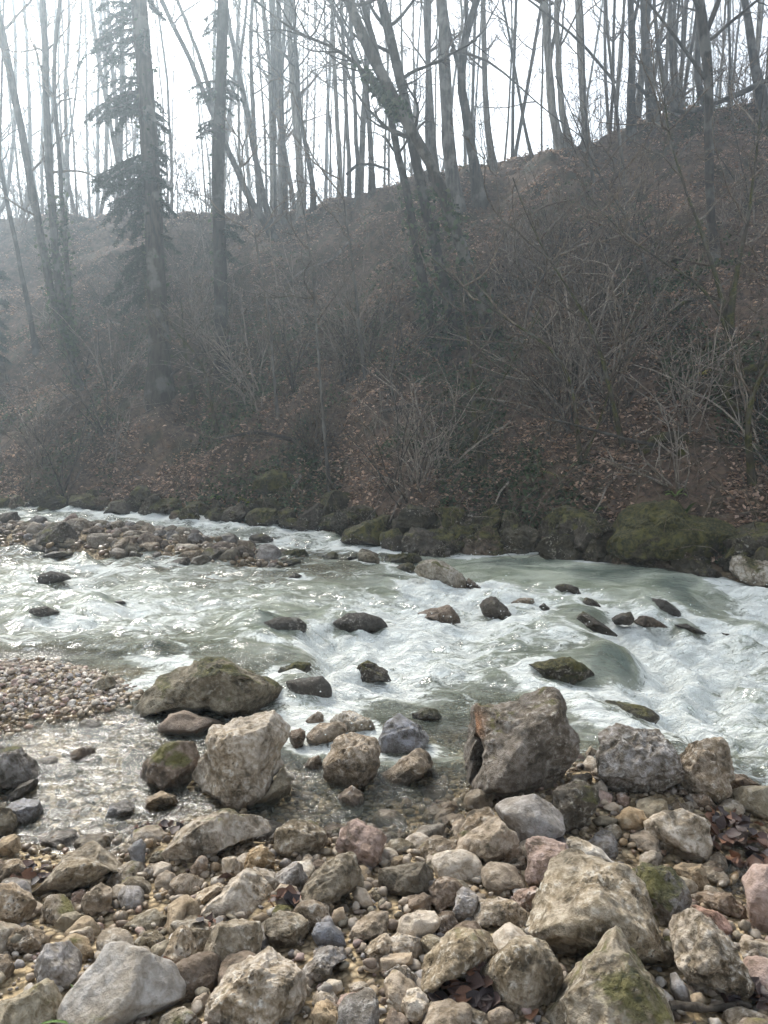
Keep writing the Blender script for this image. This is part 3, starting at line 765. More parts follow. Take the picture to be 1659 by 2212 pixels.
('E',[(95,330),(110,300),(160,300),(200,330),(180,345),(110,345)],'dark',.6,'mossy dark stone at the waterline below the big dark boulder'),
('E',[(180,355),(230,335),(290,330),(315,350),(240,360)],'dark',.3,'flat dark stone at the waterline of the gravel island'),
('E',[(475,330),(510,290),(545,265),(560,280),(530,320),(500,340)],'tan',.05,'tan slab tilted on edge on the gravel island'),
('E',[(540,290),(570,265),(610,270),(620,300),(560,305)],'brown',.0,'brown stone behind the tilted tan slab'),
('E',[(610,320),(640,290),(680,295),(690,320),(650,335)],'tan',.0,'rounded tan stone right of the tilted slab on the island'),
('E',[(755,320),(770,295),(840,300),(860,315),(830,330),(780,335)],'cream',.0,'smooth pale stone near the tip of the gravel island'),
('E',[(770,350),(800,330),(860,325),(880,360),(850,380),(790,375)],'tan',.15,'tan boulder in front of the smooth pale stone on the island'),
('E',[(870,340),(900,315),(950,320),(985,350),(940,370),(880,375)],'dark',.35,'dark rounded rock at the tip of the gravel island'),
('E',[(740,390),(760,365),(810,355),(830,385),(790,400)],'dark',.2,'dark wet stone at the waterline below the tan island boulder'),
('E',[(1075,285),(1095,258),(1130,253),(1165,270),(1180,290),(1100,300)],'dark',.4,'black rock at the lip of the upper rapids'),
('E',[(1040,300),(1080,285),(1130,290),(1120,310),(1050,310)],'dark',.3,'low dark rock just in front of the black lip rock'),
('E',[(1205,340),(1240,320),(1300,322),(1335,355),(1280,370),(1215,360)],'moss',.7,'mossy rock between the upper rapids and the main stream'),
('E',[(1205,385),(1240,360),(1290,362),(1300,390),(1250,400)],'moss',.6,'mossy rock just in front of the one by the upper rapids'),
('E',[(1165,405),(1200,388),(1245,405),(1230,420),(1170,415)],'dark',.5,'small dark rock at the front of the mossy pair'),
('E',[(1390,360),(1430,333),(1460,345),(1455,370),(1400,372)],'moss',.65,'mossy stone alone below the upper rapids'),
('E',[(1500,360),(1530,345),(1560,360),(1550,378),(1510,378)],'moss',.65,'small mossy stone left of the pale-topped rocks'),
('E',[(1545,345),(1580,318),(1620,330),(1640,375),(1635,400),(1570,395),(1545,370)],'olive',.35,'brown mossy rock at the head of the main rapids'),
('E',[(1250,440),(1280,422),(1305,435),(1280,460)],'dark',.3,'little dark rock poking out of the main stream'),
('E',[(280,300),(310,278),(335,290),(330,315),(260,315),(255,290)],'olive',.0,'stone against the side of the big dark island boulder'),
('E',[(335,285),(360,258),(400,270),(390,290)],'gold',.0,'golden stone on the gravel island'),
('E',[(360,245),(420,218),(450,235),(445,255),(380,255)],'brown',.1,'brown rock on the far edge of the gravel island'),
('E',[(100,615),(140,575),(200,570),(250,600),(200,635),(130,640)],'wet',.0,'dark rock under sliding water in the left of the main stream'),
('E',[(140,470),(170,430),(220,415),(280,435),(300,455),(220,475),(150,485)],'wet',.0,'dark wet hump of rock breaking the water below the island'),
('E',[(380,570),(440,545),(520,545),(540,560),(450,575)],'wet',.0,'low dark rock under the waves in the main stream'),
('E',[(1060,665),(1130,625),(1220,615),(1290,620),(1323,650),(1315,685),(1240,690),(1150,700)],'wet',.05,'dark rounded rock with water pouring off it above the white water'),
('E',[(1440,640),(1500,600),(1570,595),(1640,620),(1680,660),(1600,695),(1500,690)],'wet',.0,'broad rock under a sheet of sliding water above the white water'),
('E',[(595,800),(640,770),(720,762),(780,775),(770,790),(650,800)],'wet',.0,'low dark rock under smooth water near the gravel spit'),
('E',[(1510,900),(1540,840),(1600,802),(1650,815),(1690,850),(1690,895),(1620,900),(1540,910)],'dark',.45,'dark mossy rock standing in the white water'),
('E',[(340,400),(380,375),(440,385),(460,405),(400,415)],'wet',.0,'small rock with white water over it below the island'),
('E',[(595,385),(640,370),(690,380),(680,400),(610,400)],'wet',.0,'small wet rock at the ledge below the island middle'),
('F',[(130,420),(160,375),(220,365),(270,380),(330,425),(360,470),(340,495),(290,500),(210,455),(150,440)],'mosspale',.42,'boulder with a white scar and moss at the head of the rapids'),
('F',[(-10,390),(20,350),(80,340),(140,335),(165,360),(140,385),(60,390)],'moss',.55,'mossy rock behind the white-scarred boulder'),
('F',[(25,410),(60,380),(110,378),(140,400),(120,425),(50,422)],'moss',.6,'small mossy rock left of the white-scarred boulder'),
('F',[(350,480),(370,445),(385,460),(420,490),(380,495)],'brown',.1,'small pointed stone at the foot of the white-scarred boulder'),
('F',[(145,600),(190,580),(260,560),(300,580),(330,640),(270,655),(220,640)],'brown',.15,'tan rock with a dark top in the middle of the foam'),
('F',[(415,575),(440,535),(480,525),(520,550),(550,605),(500,630),(440,620)],'dark',.3,'dark round rock in the middle of the rapids'),
('F',[(740,480),(780,470),(830,480),(850,515),(800,522),(760,500)],'dark',.4,'dark rock at the edge of the calm green pool'),
('F',[(840,550),(880,530),(920,545),(935,570),(870,575)],'dark',.3,'low dark rock in front of the one at the calm pool'),
('F',[(670,570),(690,553),(715,570),(710,595),(680,590)],'dark',.1,'small dark stone with foam around it mid-rapids'),
('F',[(545,560),(590,530),(640,530),(650,550),(600,580)],'tan',.1,'tan rock with water running over it beside the dark round rock'),
('F',[(805,640),(850,600),(870,593),(910,620),(960,655),(1005,690),(940,680),(860,660)],'dark',.35,'long dark pointed rock sloping down into the rapids'),
('F',[(985,625),(1030,590),(1060,588),(1080,620),(1060,650),(1000,650)],'dark',.35,'dark rock right of the long pointed one'),
('F',[(1080,640),(1110,610),(1160,615),(1220,655),(1130,660)],'brown',.3,'low brown rock touching the dark one mid-rapids'),
('F',[(1100,570),(1160,535),(1220,540),(1270,580),(1290,620),(1230,620),(1180,585)],'wet',.1,'dark ledge rock with a little fall pouring over it'),
('F',[(1260,655),(1310,645),(1390,680),(1330,685)],'wet',.0,'flat black rock below the little fall'),
('F',[(1460,690),(1500,685),(1550,695),(1500,705)],'brown',.0,'brown stone just breaking the white water'),
('F',[(1585,700),(1640,688),(1700,700),(1640,715)],'wet',.0,'dark stone breaking the white water at the picture edge'),
# far bank
('F',[(1500,360),(1560,350),(1659,360),(1720,400),(1720,490),(1620,490),(1540,460),(1510,420)],'pale',.42,'pale scarred block on the far bank at the picture edge'),
('F',[(1315,430),(1360,395),(1440,405),(1460,440),(1380,445)],'dark',.35,'low dark rock at the foot of the big mossy bank boulder'),
('F',[(920,360),(1000,260),(1040,190),(1100,150),(1200,110),(1270,140),(1330,180),(1430,190),(1500,230),(1500,340),(1400,400),(1200,410),(1050,390),(960,370)],'moss',.85,'huge moss-covered boulder on the far bank above the calm pool'),
('F',[(1470,230),(1560,200),(1680,210),(1740,280),(1740,380),(1600,370),(1500,350)],'dark',.5,'shadowed dark rock between the huge mossy boulder and the pale block'),
('F',[(800,200),(830,180),(940,200),(1010,210),(960,300),(900,370),(830,350),(810,280)],'dark',.6,'square mossy ledge left of the huge mossy boulder'),
('F',[(650,350),(670,260),(700,200),(740,150),(800,130),(840,170),(810,210),(800,290),(740,360)],'dark',.6,'tall slanting mossy rock on the far bank'),
('F',[(720,360),(730,290),(800,260),(870,310),(900,360),(800,365)],'dark',.5,'low mossy rock at the foot of the square ledge'),
('F',[(420,330),(440,290),(520,270),(550,300),(540,335),(470,340)],'dark',.45,'dark rock overhanging the water left of the slanting mossy one'),
('F',[(95,340),(110,270),(160,230),(260,240),(350,265),(380,310),(330,335),(200,345)],'dark',.65,'mossy ledge with pale flecks on the far bank'),
('F',[(-10,340),(-20,260),(60,230),(100,270),(90,320),(40,345)],'dark',.6,'mossy rock at the bank left of the flecked ledge'),
('F',[(560,300),(620,240),(660,230),(670,290),(600,320)],'grey',.4,'grey mossy stone beside the slanting rock'),
('F',[(570,345),(600,300),(650,300),(660,345)],'dark',.3,'small dark stone at the water under the slanting rock'),
('F',[(240,330),(280,260),(350,210),(440,220),(450,300),(400,330)],'dark',.65,'mossy hump behind the flecked ledge'),
('E',[(1090,60),(1110,10),(1180,-25),(1250,-10),(1270,50),(1240,95),(1190,105),(1120,90)],'moss',.8,'round moss-covered boulder sitting on the leafy far bank'),
('E',[(1470,290),(1500,240),(1570,200),(1680,180),(1680,330),(1590,310),(1530,300)],'dark',.6,'dark mossy rock overhanging the end of the upper rapids'),
('E',[(880,190),(900,150),(980,140),(1060,170),(1050,200),(940,215)],'moss',.7,'low mossy slab at the water above the upper rapids'),
('E',[(1060,220),(1080,150),(1180,140),(1220,190),(1170,225),(1100,235)],'moss',.65,'mossy slab right of the low one above the upper rapids'),
('E',[(1200,220),(1230,190),(1320,185),(1380,200),(1340,235),(1230,235)],'moss',.65,'flat mossy ledge beside the pouring upper rapids'),
('E',[(450,170),(480,120),(540,110),(590,160),(540,180)],'dark',.5,'dark bank stone behind the far end of the rapids'),
('E',[(600,170),(640,110),(720,100),(760,140),(700,190),(620,190)],'moss',.6,'mossy bank rock below the yellow-leaved plant'),
('E',[(760,180),(800,130),(870,110),(920,160),(880,190)],'moss',.6,'mossy bank rock right of the one below the yellow-leaved plant'),
('E',[(300,150),(340,90),(400,80),(440,140),(380,160)],'dark',.5,'dark rock under the far bank near the left'),
('E',[(160,140),(190,100),(240,110),(245,150)],'dark',.5,'mossy dark rock second from the left under the far bank'),
('E',[(85,140),(120,120),(145,140),(120,150)],'dark',.4,'small dark rock at the left end of the far bank'),
('E',[(1370,230),(1400,180),(1460,160),(1490,200),(1460,240)],'moss',.6,'mossy stone right of the flat ledge by the upper rapids'),
]
PAL['hero'] = (0.207, 0.180, 0.155); PAL['olive2'] = (0.323, 0.279, 0.219); PAL['cream2'] = (0.439, 0.385, 0.325); PAL['grey2'] = (0.337, 0.316, 0.296)
PAL['pink2'] = (0.426, 0.322, 0.283); PAL['dark2'] = (0.154, 0.133, 0.104); PAL['mosspale'] = (0.375, 0.341, 0.296)
CUT = (' with ', ' beside', ' in ', ' at ', ' behind', ' left of', ' right of', ' below', ' above', ' between', ' on ', ' cut ', ' standing', ' full', ' washed', ' wedged', ' leaning', ' awash', ' alone', ' rising',
       ' against', ' lying', ' partly', ' tucked', ' half', ' sitting', ' crowning', ' poking', ' breaking', ' just', ' under', ' tilted', ' touching', ' near ', ', ', ' of rock', ' second from', ' overhanging', ' crossing', ' close ', ' reaching', ' sagging', ' rooted', ' bowing', ' hanging', ' across', ' seen ', ' among', ' from ', ' lower on', ' high on', ' left ', ' right ')
def short(label):
    k = min([label.find(c) for c in CUT if label.find(c) > 0] + [len(label)])
    return label[:k]
def mottling(label):
    label = short(label)
    if any(w in label for w in ('smooth', 'oval', 'slate', 'dome', 'cobble', 'pebble')): return 4
    if any(w in label for w in ('pitted', 'holes', 'holed', 'rough', 'gnarled', 'hollow', 'pits', 'jagged', 'scar', 'moss')): return 10
    return 8

def poly_radius(poly, n=360):
    """radius of a star-shaped outline as a function of angle about its centre"""
    th = np.arange(n) / n * 2 * math.pi
    out = np.full(n, 1e-3)
    P = np.asarray(poly, float); Q = np.roll(P, -1, 0)
    for i, t in enumerate(th):
        d = np.array([math.cos(t), math.sin(t)])
        e = Q - P
        den = d[0] * e[:, 1] - d[1] * e[:, 0]
        den = np.where(abs(den) < 1e-12, 1e-12, den)
        r = (P[:, 0] * e[:, 1] - P[:, 1] * e[:, 0]) / den
        s = (P[:, 0] * d[1] - P[:, 1] * d[0]) / den
        ok = (r > 0) & (s >= -1e-6) & (s <= 1 + 1e-6)
        if ok.any(): out[i] = r[ok].max()
    k = np.array([1, 2, 3, 2, 1.]); k /= k.sum()
    return np.convolve(np.concatenate([out[-2:], out, out[:2]]), k, 'valid')

def place(region, poly):
    ou, ov = REG[region]
    pu = np.array([(ou + x * .5, ov + y * .5) for x, y in poly])
    low = pu[np.argmax(pu[:, 1])]
    P0, t0 = hit(low[0], min(low[1], 2300))
    c = (pu.max(0) + pu.min(0)) / 2 * .5 + pu.mean(0) * .5
    W = np.ptp(pu[:, 0]) / F_PX * t0; H = np.ptp(pu[:, 1]) / F_PX * t0
    th = .5 * (.55 * math.sqrt(W * H) + .45 * min(W, H * 1.6))
    tc = t0 + th * .45
    d = ray(*c)
    C = CAM + d * tc
    e3 = -d / np.linalg.norm(d)
    e1 = cross((0, 0, 1.0), e3); e1 /= np.linalg.norm(e1)
    e2 = cross(e3, e1)
    prof = np.stack([(pu[:, 0] - c[0]) / F_PX * tc * 1.02, -(pu[:, 1] - c[1]) / F_PX * tc * 1.02], -1)
    px = max(np.ptp(pu[:, 0]), np.ptp(pu[:, 1]))
    return dict(C=C, e=(e1, e2, e3), prof=prof, th=th, W=W, H=H, px=px)

PLACED = [dict(place(h[0], h[1]), label=h[4]) for h in HERO]

def rock_shape(pl, seed, colour, moss):
    rng = np.random.default_rng(1000 + seed)
    level = 5 if pl['px'] > 165 else (4 if pl['px'] > 60 else 3)
    v, f = ico(level)
    rad = poly_radius(pl['prof'])
    ang = (np.arctan2(v[:, 1], v[:, 0]) / (2 * math.pi)) % 1 * 360
    i0 = ang.astype(int) % 360; fr = ang - np.floor(ang)
    Rr = rad[i0] * (1 - fr) + rad[(i0 + 1) % 360] * fr
    rho = np.hypot(v[:, 0], v[:, 1])
    smooth_kind = colour in ('wet', 'slate')
    k = .82 if not smooth_kind else .95
    rp = rho ** k
    cs = np.where(rho[:, None] > 1e-9, v[:, :2] / np.maximum(rho, 1e-9)[:, None], 0)
    xy = cs * (rp * Rr)[:, None]
    # inside the body the outline relaxes towards a rounder one
    z = pl['th'] * np.sign(v[:, 2]) * np.abs(v[:, 2]) ** (.85 if not smooth_kind else 1)
    p = np.concatenate([xy, z[:, None]], 1)
    size = math.sqrt(pl['W'] * pl['H'])
    # flat broken faces
    mo = mottling(pl['label'])
    nf = 0 if smooth_kind else {4: 3, 8: 8, 10: 10}[mo]
    for _ in range(nf):
        n = np.array([rng.normal(), rng.normal() + .3, abs(rng.normal()) * .9 + .25]); n /= np.linalg.norm(n)
        pr = p @ n
        d = pr.max() * rng.uniform(.62, .86)
        p = p - n[None] * (np.maximum(pr - d, 0) * .88)[:, None]
    e1, e2, e3 = pl['e']
    w = p[:, :1] * e1 + p[:, 1:2] * e2 + p[:, 2:] * e3
    nd = w / np.maximum(np.linalg.norm(w, axis=1), 1e-6)[:, None]
    q = w / size + rng.uniform(0, 50, 3)
    amp = .35 if smooth_kind else {4: .7, 8: 1.0, 10: 1.1}[mo]
    dsp = .085 * fbm(q * 1.9, 4, .5) * amp
    if not smooth_kind:
        # weathered ledges and scooped hollows
        rg = {4: .25, 8: 1.0, 10: 1.6}[mo]
        dsp = dsp + .035 * rg * (fbm(q * 4.2 + 7, 3, .55, True) - .3)
        hol = perlin(q * 3.1 + 31)
        dsp = dsp - .11 * rg * np.maximum(hol - .22, 0)
        if level >= 4:
            dsp = dsp + .012 * rg * fbm(q * 13 + 3, 2)
            dsp = dsp - .06 * rg * np.maximum(perlin(q * 8.5 + 61) - .28, 0)
    w = w + nd * (dsp * size)[:, None]
    # keep the surveyed width and height after breaking the faces
    a1 = w @ e1; a2 = w @ e2
    m1, m2 = (a1.max() + a1.min()) / 2, (a2.max() + a2.min()) / 2
    P2 = pl['prof']; s1 = np.ptp(P2[:, 0]) / np.ptp(a1); s2 = np.ptp(P2[:, 1]) / np.ptp(a2)
    c1, c2 = (P2[:, 0].max() + P2[:, 0].min()) / 2, (P2[:, 1].max() + P2[:, 1].min()) / 2
    w = w + e1[None] * ((a1 - m1) * s1 + c1 - a1)[:, None] + e2[None] * ((a2 - m2) * s2 + c2 - a2)[:, None]
    rust = np.zeros(len(w))
    if colour == 'hero':
        # hollow under the overhanging corner, iron-stained above it
        hx, hy = -.36 * pl['W'], -.16 * pl['H']
        g = np.exp(-(((p[:, 0] - hx) / (.055 * pl['W'])) ** 2 + ((p[:, 1] - hy) / (.17 * pl['H'])) ** 2)) * (p[:, 2] > -.05)
        w = w - e3[None] * (g * .20)[:, None] + e1[None] * (g * .05)[:, None]
        rust = np.exp(-(((p[:, 0] - hx - .03 * pl['W']) / (.07 * pl['W'])) ** 2 + ((p[:, 1] - .14 * pl['H']) / (.13 * pl['H'])) ** 2)) * (p[:, 2] > -.05)
    pl['rust'] = rust
    return w, f

def wetness(wx, wy, wz, band=.07):
    lvl = water_base(wx, wy)
    n = .02 * perlin(xyz(wx * 9, wy * 9, wz * 9))
    return sstep(band, .0, wz - lvl + n)

# ------------------------------------------------------------------ river water
wx_ = stretched(-9.5, 5.5, 440, (-60, 60), 14)
wy_ = np.concatenate([np.arange(1.7, 4.5, .028), np.arange(4.5, 8, .035), np.arange(8, 16.5, .06), np.linspace(16.6, 40, 12)])
river_rocks = [(p, h) for p, h in zip(PLACED, HERO) if float(depth_rbf([p['C'][0]], [p['C'][1]])[0]) > .1]

def water_surface(x, y):
    dz, br = step_drop(x, y)
    z = water_base(x, y) + dz
    fo = np.clip(foam_idw(x, y) + .35 * br, 0, 1)
    ca, sa = math.cos(R(-14)), math.sin(R(-14))
    s = x * ca + y * sa; c = -x * sa + y * ca
    z = z + (.006 + .13 * fo) * fbm(xyz(s * 1.0, c * 1.9), 3)
    ch = fbm(xyz(s * 3.2, c * 6.0, 4.0), 3, .6)
    z = z + (.003 + .070 * fo ** 1.2) * ch
    z = z + .045 * sstep(.45, .95, fo) * np.abs(perlin(xyz(s * 7, c * 9, 8.0)))
    z = z + (.003 + .012 * sstep(.02, .3, fo)) * fbm(xyz(s * 6, c * 9, 2.0), 2)
    for p, h in river_rocks:
        C = p['C']; w = max(p['W'], .15)
        dx = x - C[0]; dy = y - C[1]
        near = (dx * dx + dy * dy) < (3 * w) ** 2
        if not near.any(): continue
        a = dx[near] * ca + dy[near] * sa; b = -dx[near] * sa + dy[near] * ca
        # water piles up on the upstream side and dips behind
        up = np.exp(-(((a + .45 * w) / (.55 * w)) ** 2 + (b / (.55 * w)) ** 2))
        dn = np.exp(-(((a - .65 * w) / (.5 * w)) ** 2 + (b / (.5 * w)) ** 2))
        k = .12 if h[2] == 'wet' else .07
        g = np.clip(fo[near] * 2, .25, 1)
        z[near] += k * min(w, .6) * 1.4 * g * up - .10 * min(w, .5) * g * dn
        if h[2] == 'wet':
            z[near] += .05 * np.exp(-((a + .15 * w) ** 2 + b ** 2) / (.55 * w) ** 2)
    return z

def foam_field(x, y):
    fo = np.clip(foam_idw(x, y) + .42 * step_drop(x, y)[1], 0, 1)
    ca, sa = math.cos(R(-14)), math.sin(R(-14))
    for p, h in river_rocks:
        C = p['C']; w = max(p['W'], .12)
        dx = x - C[0]; dy = y - C[1]
        near = (dx * dx + dy * dy) < (3 * w) ** 2
        if not near.any(): continue
        a = dx[near] * ca + dy[near] * sa; b = -dx[near] * sa + dy[near] * ca
        g = np.clip(fo[near] * 1.6, .0, .8)
        wake = np.exp(-(((a - .75 * w) / (.6 * w)) ** 2 + ((b + .25 * w) / (.45 * w)) ** 2))
        ring = np.exp(-((np.hypot(a, b) - .62 * w) / (.16 * w)) ** 2) * sstep(.08, .3, fo[near])
        fo[near] = np.minimum(1, fo[near] + np.maximum(g * .75, .3 * (fo[near] > .12)) * wake + .45 * ring)
        if h[2] == 'wet':
            cap = np.exp(-(((a + .1 * w) / (.55 * w)) ** 2 + (b / (.45 * w)) ** 2))
            fo[near] *= 1 - .85 * cap
    return fo

wv, wf = sheet(wx_, wy_, water_surface)
wgap = wv[:, 2] - ground(wv[:, 0], wv[:, 1])
wdepth = np.maximum(wgap, 0)
wfoam = foam_field(wv[:, 0], wv[:, 1])
# keep only where water can lie
keepv = wgap > -.06
kf = keepv[wf].any(1)
wf = wf[kf]
used = np.unique(wf); remap = np.full(len(wv), -1); remap[used] = np.arange(len(used))
water_ob = link('river_water', mesh_from('river_water', wv[used], remap[wf], M_WATER, True, {'depth': wdepth[used], 'foam': wfoam[used]}))
tag(water_ob, kind='structure')

# ------------------------------------------------------------------ build the surveyed rocks
hero_foot = []
for i, (h, pl) in enumerate(zip(HERO, PLACED)):
    w, f = rock_shape(pl, i, h[2], h[3])
    C = pl['C']
    world_pts = w + C
    wet = wetness(world_pts[:, 0], world_pts[:, 1], world_pts[:, 2], .10 if h[0] in 'EF' else .07)
    base = np.array([C[0], C[1], world_pts[:, 2].min()])
    me = mesh_from('boulder', world_pts - base, f, M_ROCK, True, {'wet': wet, 'rust': pl['rust']})
    size = math.sqrt(pl['W'] * pl['H'])
    o = link('boulder' if size > .2 else 'stone', me, None, base)
    c = np.array(PAL[h[2]])
    c = c * np.random.default_rng(i).uniform(.93, 1.07)
    o.color = (*c, h[3] * (.9 if h[0] in 'EF' and h[3] > .5 else 1))
    o.pass_index = mottling(h[4])
    grp = {'A': 'rocks in and around the shallow pool', 'B': 'rocks in and around the shallow pool', 'C': 'rocks of the near bank', 'D': 'rocks of the near bank'}.get(h[0])
    if grp is None:
        grp = 'rocks in the rapids' if i < next(k for k, q in enumerate(HERO) if 'pale scarred' in q[4]) else 'rocks of the far bank'
    tag(o, h[4], 'rock', grp)
    hero_foot.append((C[0], C[1], .5 * max(pl['W'], 1.2 * pl['th']), pl['W'], world_pts[:, 2].max(), h[0]))

# ------------------------------------------------------------------ drops thrown up by the rapids
def spray_drops(n=1800):
    rng = np.random.default_rng(77)
    v0, f0 = ico(1)
    k = rng.uniform(0, 1, len(wv)) < np.clip((wfoam - .55) * 2.2, 0, 1) ** 2 * .5
    k &= (wv[:, 1] < 11) & (np.abs(wv[:, 0]) < .56 * wv[:, 1]) & (wgap > .05)
    # most drops leave from the steep places and beside the rocks
    near = np.full(len(wv), 9.0)
    for p, h in river_rocks:
        near = np.minimum(near, np.hypot(wv[:, 0] - p['C'][0], wv[:, 1] - p['C'][1]) / max(p['W'], .12))
    k &= near > .62
    k &= (near < 1.3) | (rng.uniform(0, 1, len(wv)) < .25)
    idx = np.nonzero(k)[0]
    idx = rng.choice(idx, min(n, len(idx)), replace=False)
    V, Fc = [], []
    for i, j in enumerate(idx):
        r = rng.uniform(.002, .0045)
        up = abs(rng.normal()) * .05 + .005
        q = v0 * r * np.array([1.3, 1, 1]) + wv[j] + (rng.normal() * .02, rng.normal() * .02, up)
        V.append(q); Fc.append(f0 + i * len(v0))
    t = NT('white_drops'); t.principled((.86, .90, .90, 1), .3, None, .5)
    o = link('spray', mesh_from('spray', np.concatenate(V), np.concatenate(Fc), t.m))
    tag(o, 'white drops thrown up by the rapids', 'spray', kind='stuff')
spray_drops()

# ------------------------------------------------------------------ cobbles: rounded river stones, each its own object
def cobble_mesh(seed, angular):
    rng = np.random.default_rng(500 + seed)
    v, f = ico(3)
    p = v * np.array([1.0, rng.uniform(.65, .95), rng.uniform(.48, .75)])
    for _ in range(8 if angular else 3):
        n = rng.normal(size=3); n /= np.linalg.norm(n)
        pr = p @ n
        p = p - n * (np.maximum(pr - pr.max() * rng.uniform(.6, .85), 0) * (.9 if angular else .6))[:, None]
    nd = p / np.linalg.norm(p, axis=1)[:, None]
    q = v * 1.1 + rng.uniform(0, 40, 3)
    p = p + nd * (.16 * fbm(q, 3) - (.08 if angular else .03) * np.maximum(perlin(q * 3) - .2, 0))[:, None]
    return mesh_from('cobble', p, f, M_ROCK, True, {'wet': np.zeros(len(p))}), mesh_from('wet_cobble', p, f, M_ROCK, True, {'wet': np.full(len(p), .85)})
COB = [cobble_mesh(k, k % 3 != 0) for k in range(16)]

hf = np.array([(a, b, r) for a, b, r, *_ in hero_foot])
def scatter(n, xr, yr, ok, rr, rng, avoid=.85, self_gap=.85, tries=60):
    """random spots (x, y, r), largest first, keeping clear of the surveyed rocks"""
    out = []
    rs = sorted(np.exp(rng.uniform(math.log(rr[0]), math.log(rr[1]), n)), reverse=True)
    cx = rng.uniform(*xr, n * tries); cy = rng.uniform(*yr, n * tries)
    good = ok(cx, cy) & (np.abs(cx) < .56 * cy + .15)
    cx, cy = cx[good], cy[good]
    k = 0
    H = hf.copy()
    acc = np.zeros((0, 3))
    for r in rs:
        while k < len(cx):
            x, y = cx[k], cy[k]; k += 1
            if (np.hypot(H[:, 0] - x, H[:, 1] - y) < (H[:, 2] * avoid + r * .4)).any(): continue
            if len(acc) and (np.hypot(acc[:, 0] - x, acc[:, 1] - y) < (acc[:, 2] + r) * self_gap).any(): continue
            acc = np.concatenate([acc, [[x, y, r]]])
            break
    return acc

NEARSIDE = lambda x, y: (y < 4.6)
def near_bank(x, y):
    d = depth_rbf(x, y)
    return (d < .035) & (y < 4.1) & ~((x < -.75) & (y > 3.1))
def spit(x, y):
    d = depth_rbf(x, y)
    return (d < .02) & (x < -1.0) & (y > 3.4) & (y < 5.6)
def island(x, y):
    d = depth_rbf(x, y)
    return (d < .03) & (y > 6.5) & (y < bank_y(x) - .5)
def pool(x, y):
    d = depth_rbf(x, y)
    return (d > .02) & (d < .16) & (y < 4.6)

TINTS = ['tan', 'cream', 'grey', 'olive', 'pink', 'gold', 'brown', 'cream2', 'olive2', 'pale', 'tan', 'cream2', 'olive2', 'brown', 'tan', 'grey', 'cream2', 'olive']
WORDS = {'tan': 'tan', 'cream': 'cream', 'grey': 'grey', 'olive': 'olive', 'pink': 'pinkish', 'gold': 'golden', 'brown': 'brown', 'cream2': 'beige', 'olive2': 'drab olive', 'pale': 'whitish', 'bluegrey': 'blue-grey'}
def lay_cobbles(spots, label, group, rng, moss=.05, wet=False, tone=1.0):
    gz = ground(spots[:, 0], spots[:, 1]); wz = water_base(spots[:, 0], spots[:, 1])
    for (x, y, r), g, w in zip(spots, gz, wz):
        dm, wm = COB[rng.integers(len(COB))]
        is_wet = wet or g < w + .0
        o = link('cobble', wm if is_wet else dm, None, (x, y, g + r * .22), (rng.normal() * .35, rng.normal() * .35, rng.uniform(0, 6.28)), (r * 1.25, r * 1.25, r * 1.2))
        tint = TINTS[rng.integers(len(TINTS))]
        c = np.array(PAL[tint]) * rng.uniform(.7, 1.0) * tone
        o.color = (*c, moss if rng.random() < .6 else .3)
        o.pass_index = int(rng.integers(5, 11))
        k = int(np.argmin(np.hypot(hf[:, 0] - x, hf[:, 1] - y)))
        tag(o, label % (WORDS[tint], short(HERO[k][4])), 'rock', group)
rng = np.random.default_rng(21)
near_cob = scatter(215, (-1.9, 2.3), (1.75, 4.1), near_bank, (.026, .082), rng, self_gap=.78)
lay_cobbles(near_cob, 'rounded %s cobble among pebbles beside the %s', 'cobbles of the near bank', rng)
isl_cob = scatter(105, (-7.5, .6), (6.5, 13), island, (.05, .15), rng, self_gap=.8)
lay_cobbles(isl_cob, '%s cobble on the gravel island near the %s', 'cobbles of the gravel island', rng, .15, False, .72)
pool_cob = scatter(60, (-2.2, 1.6), (2.4, 4.6), pool, (.03, .075), rng)
lay_cobbles(pool_cob, 'wet %s stone under clear pool water near the %s', 'stones under the shallow pool', rng, 0, True)

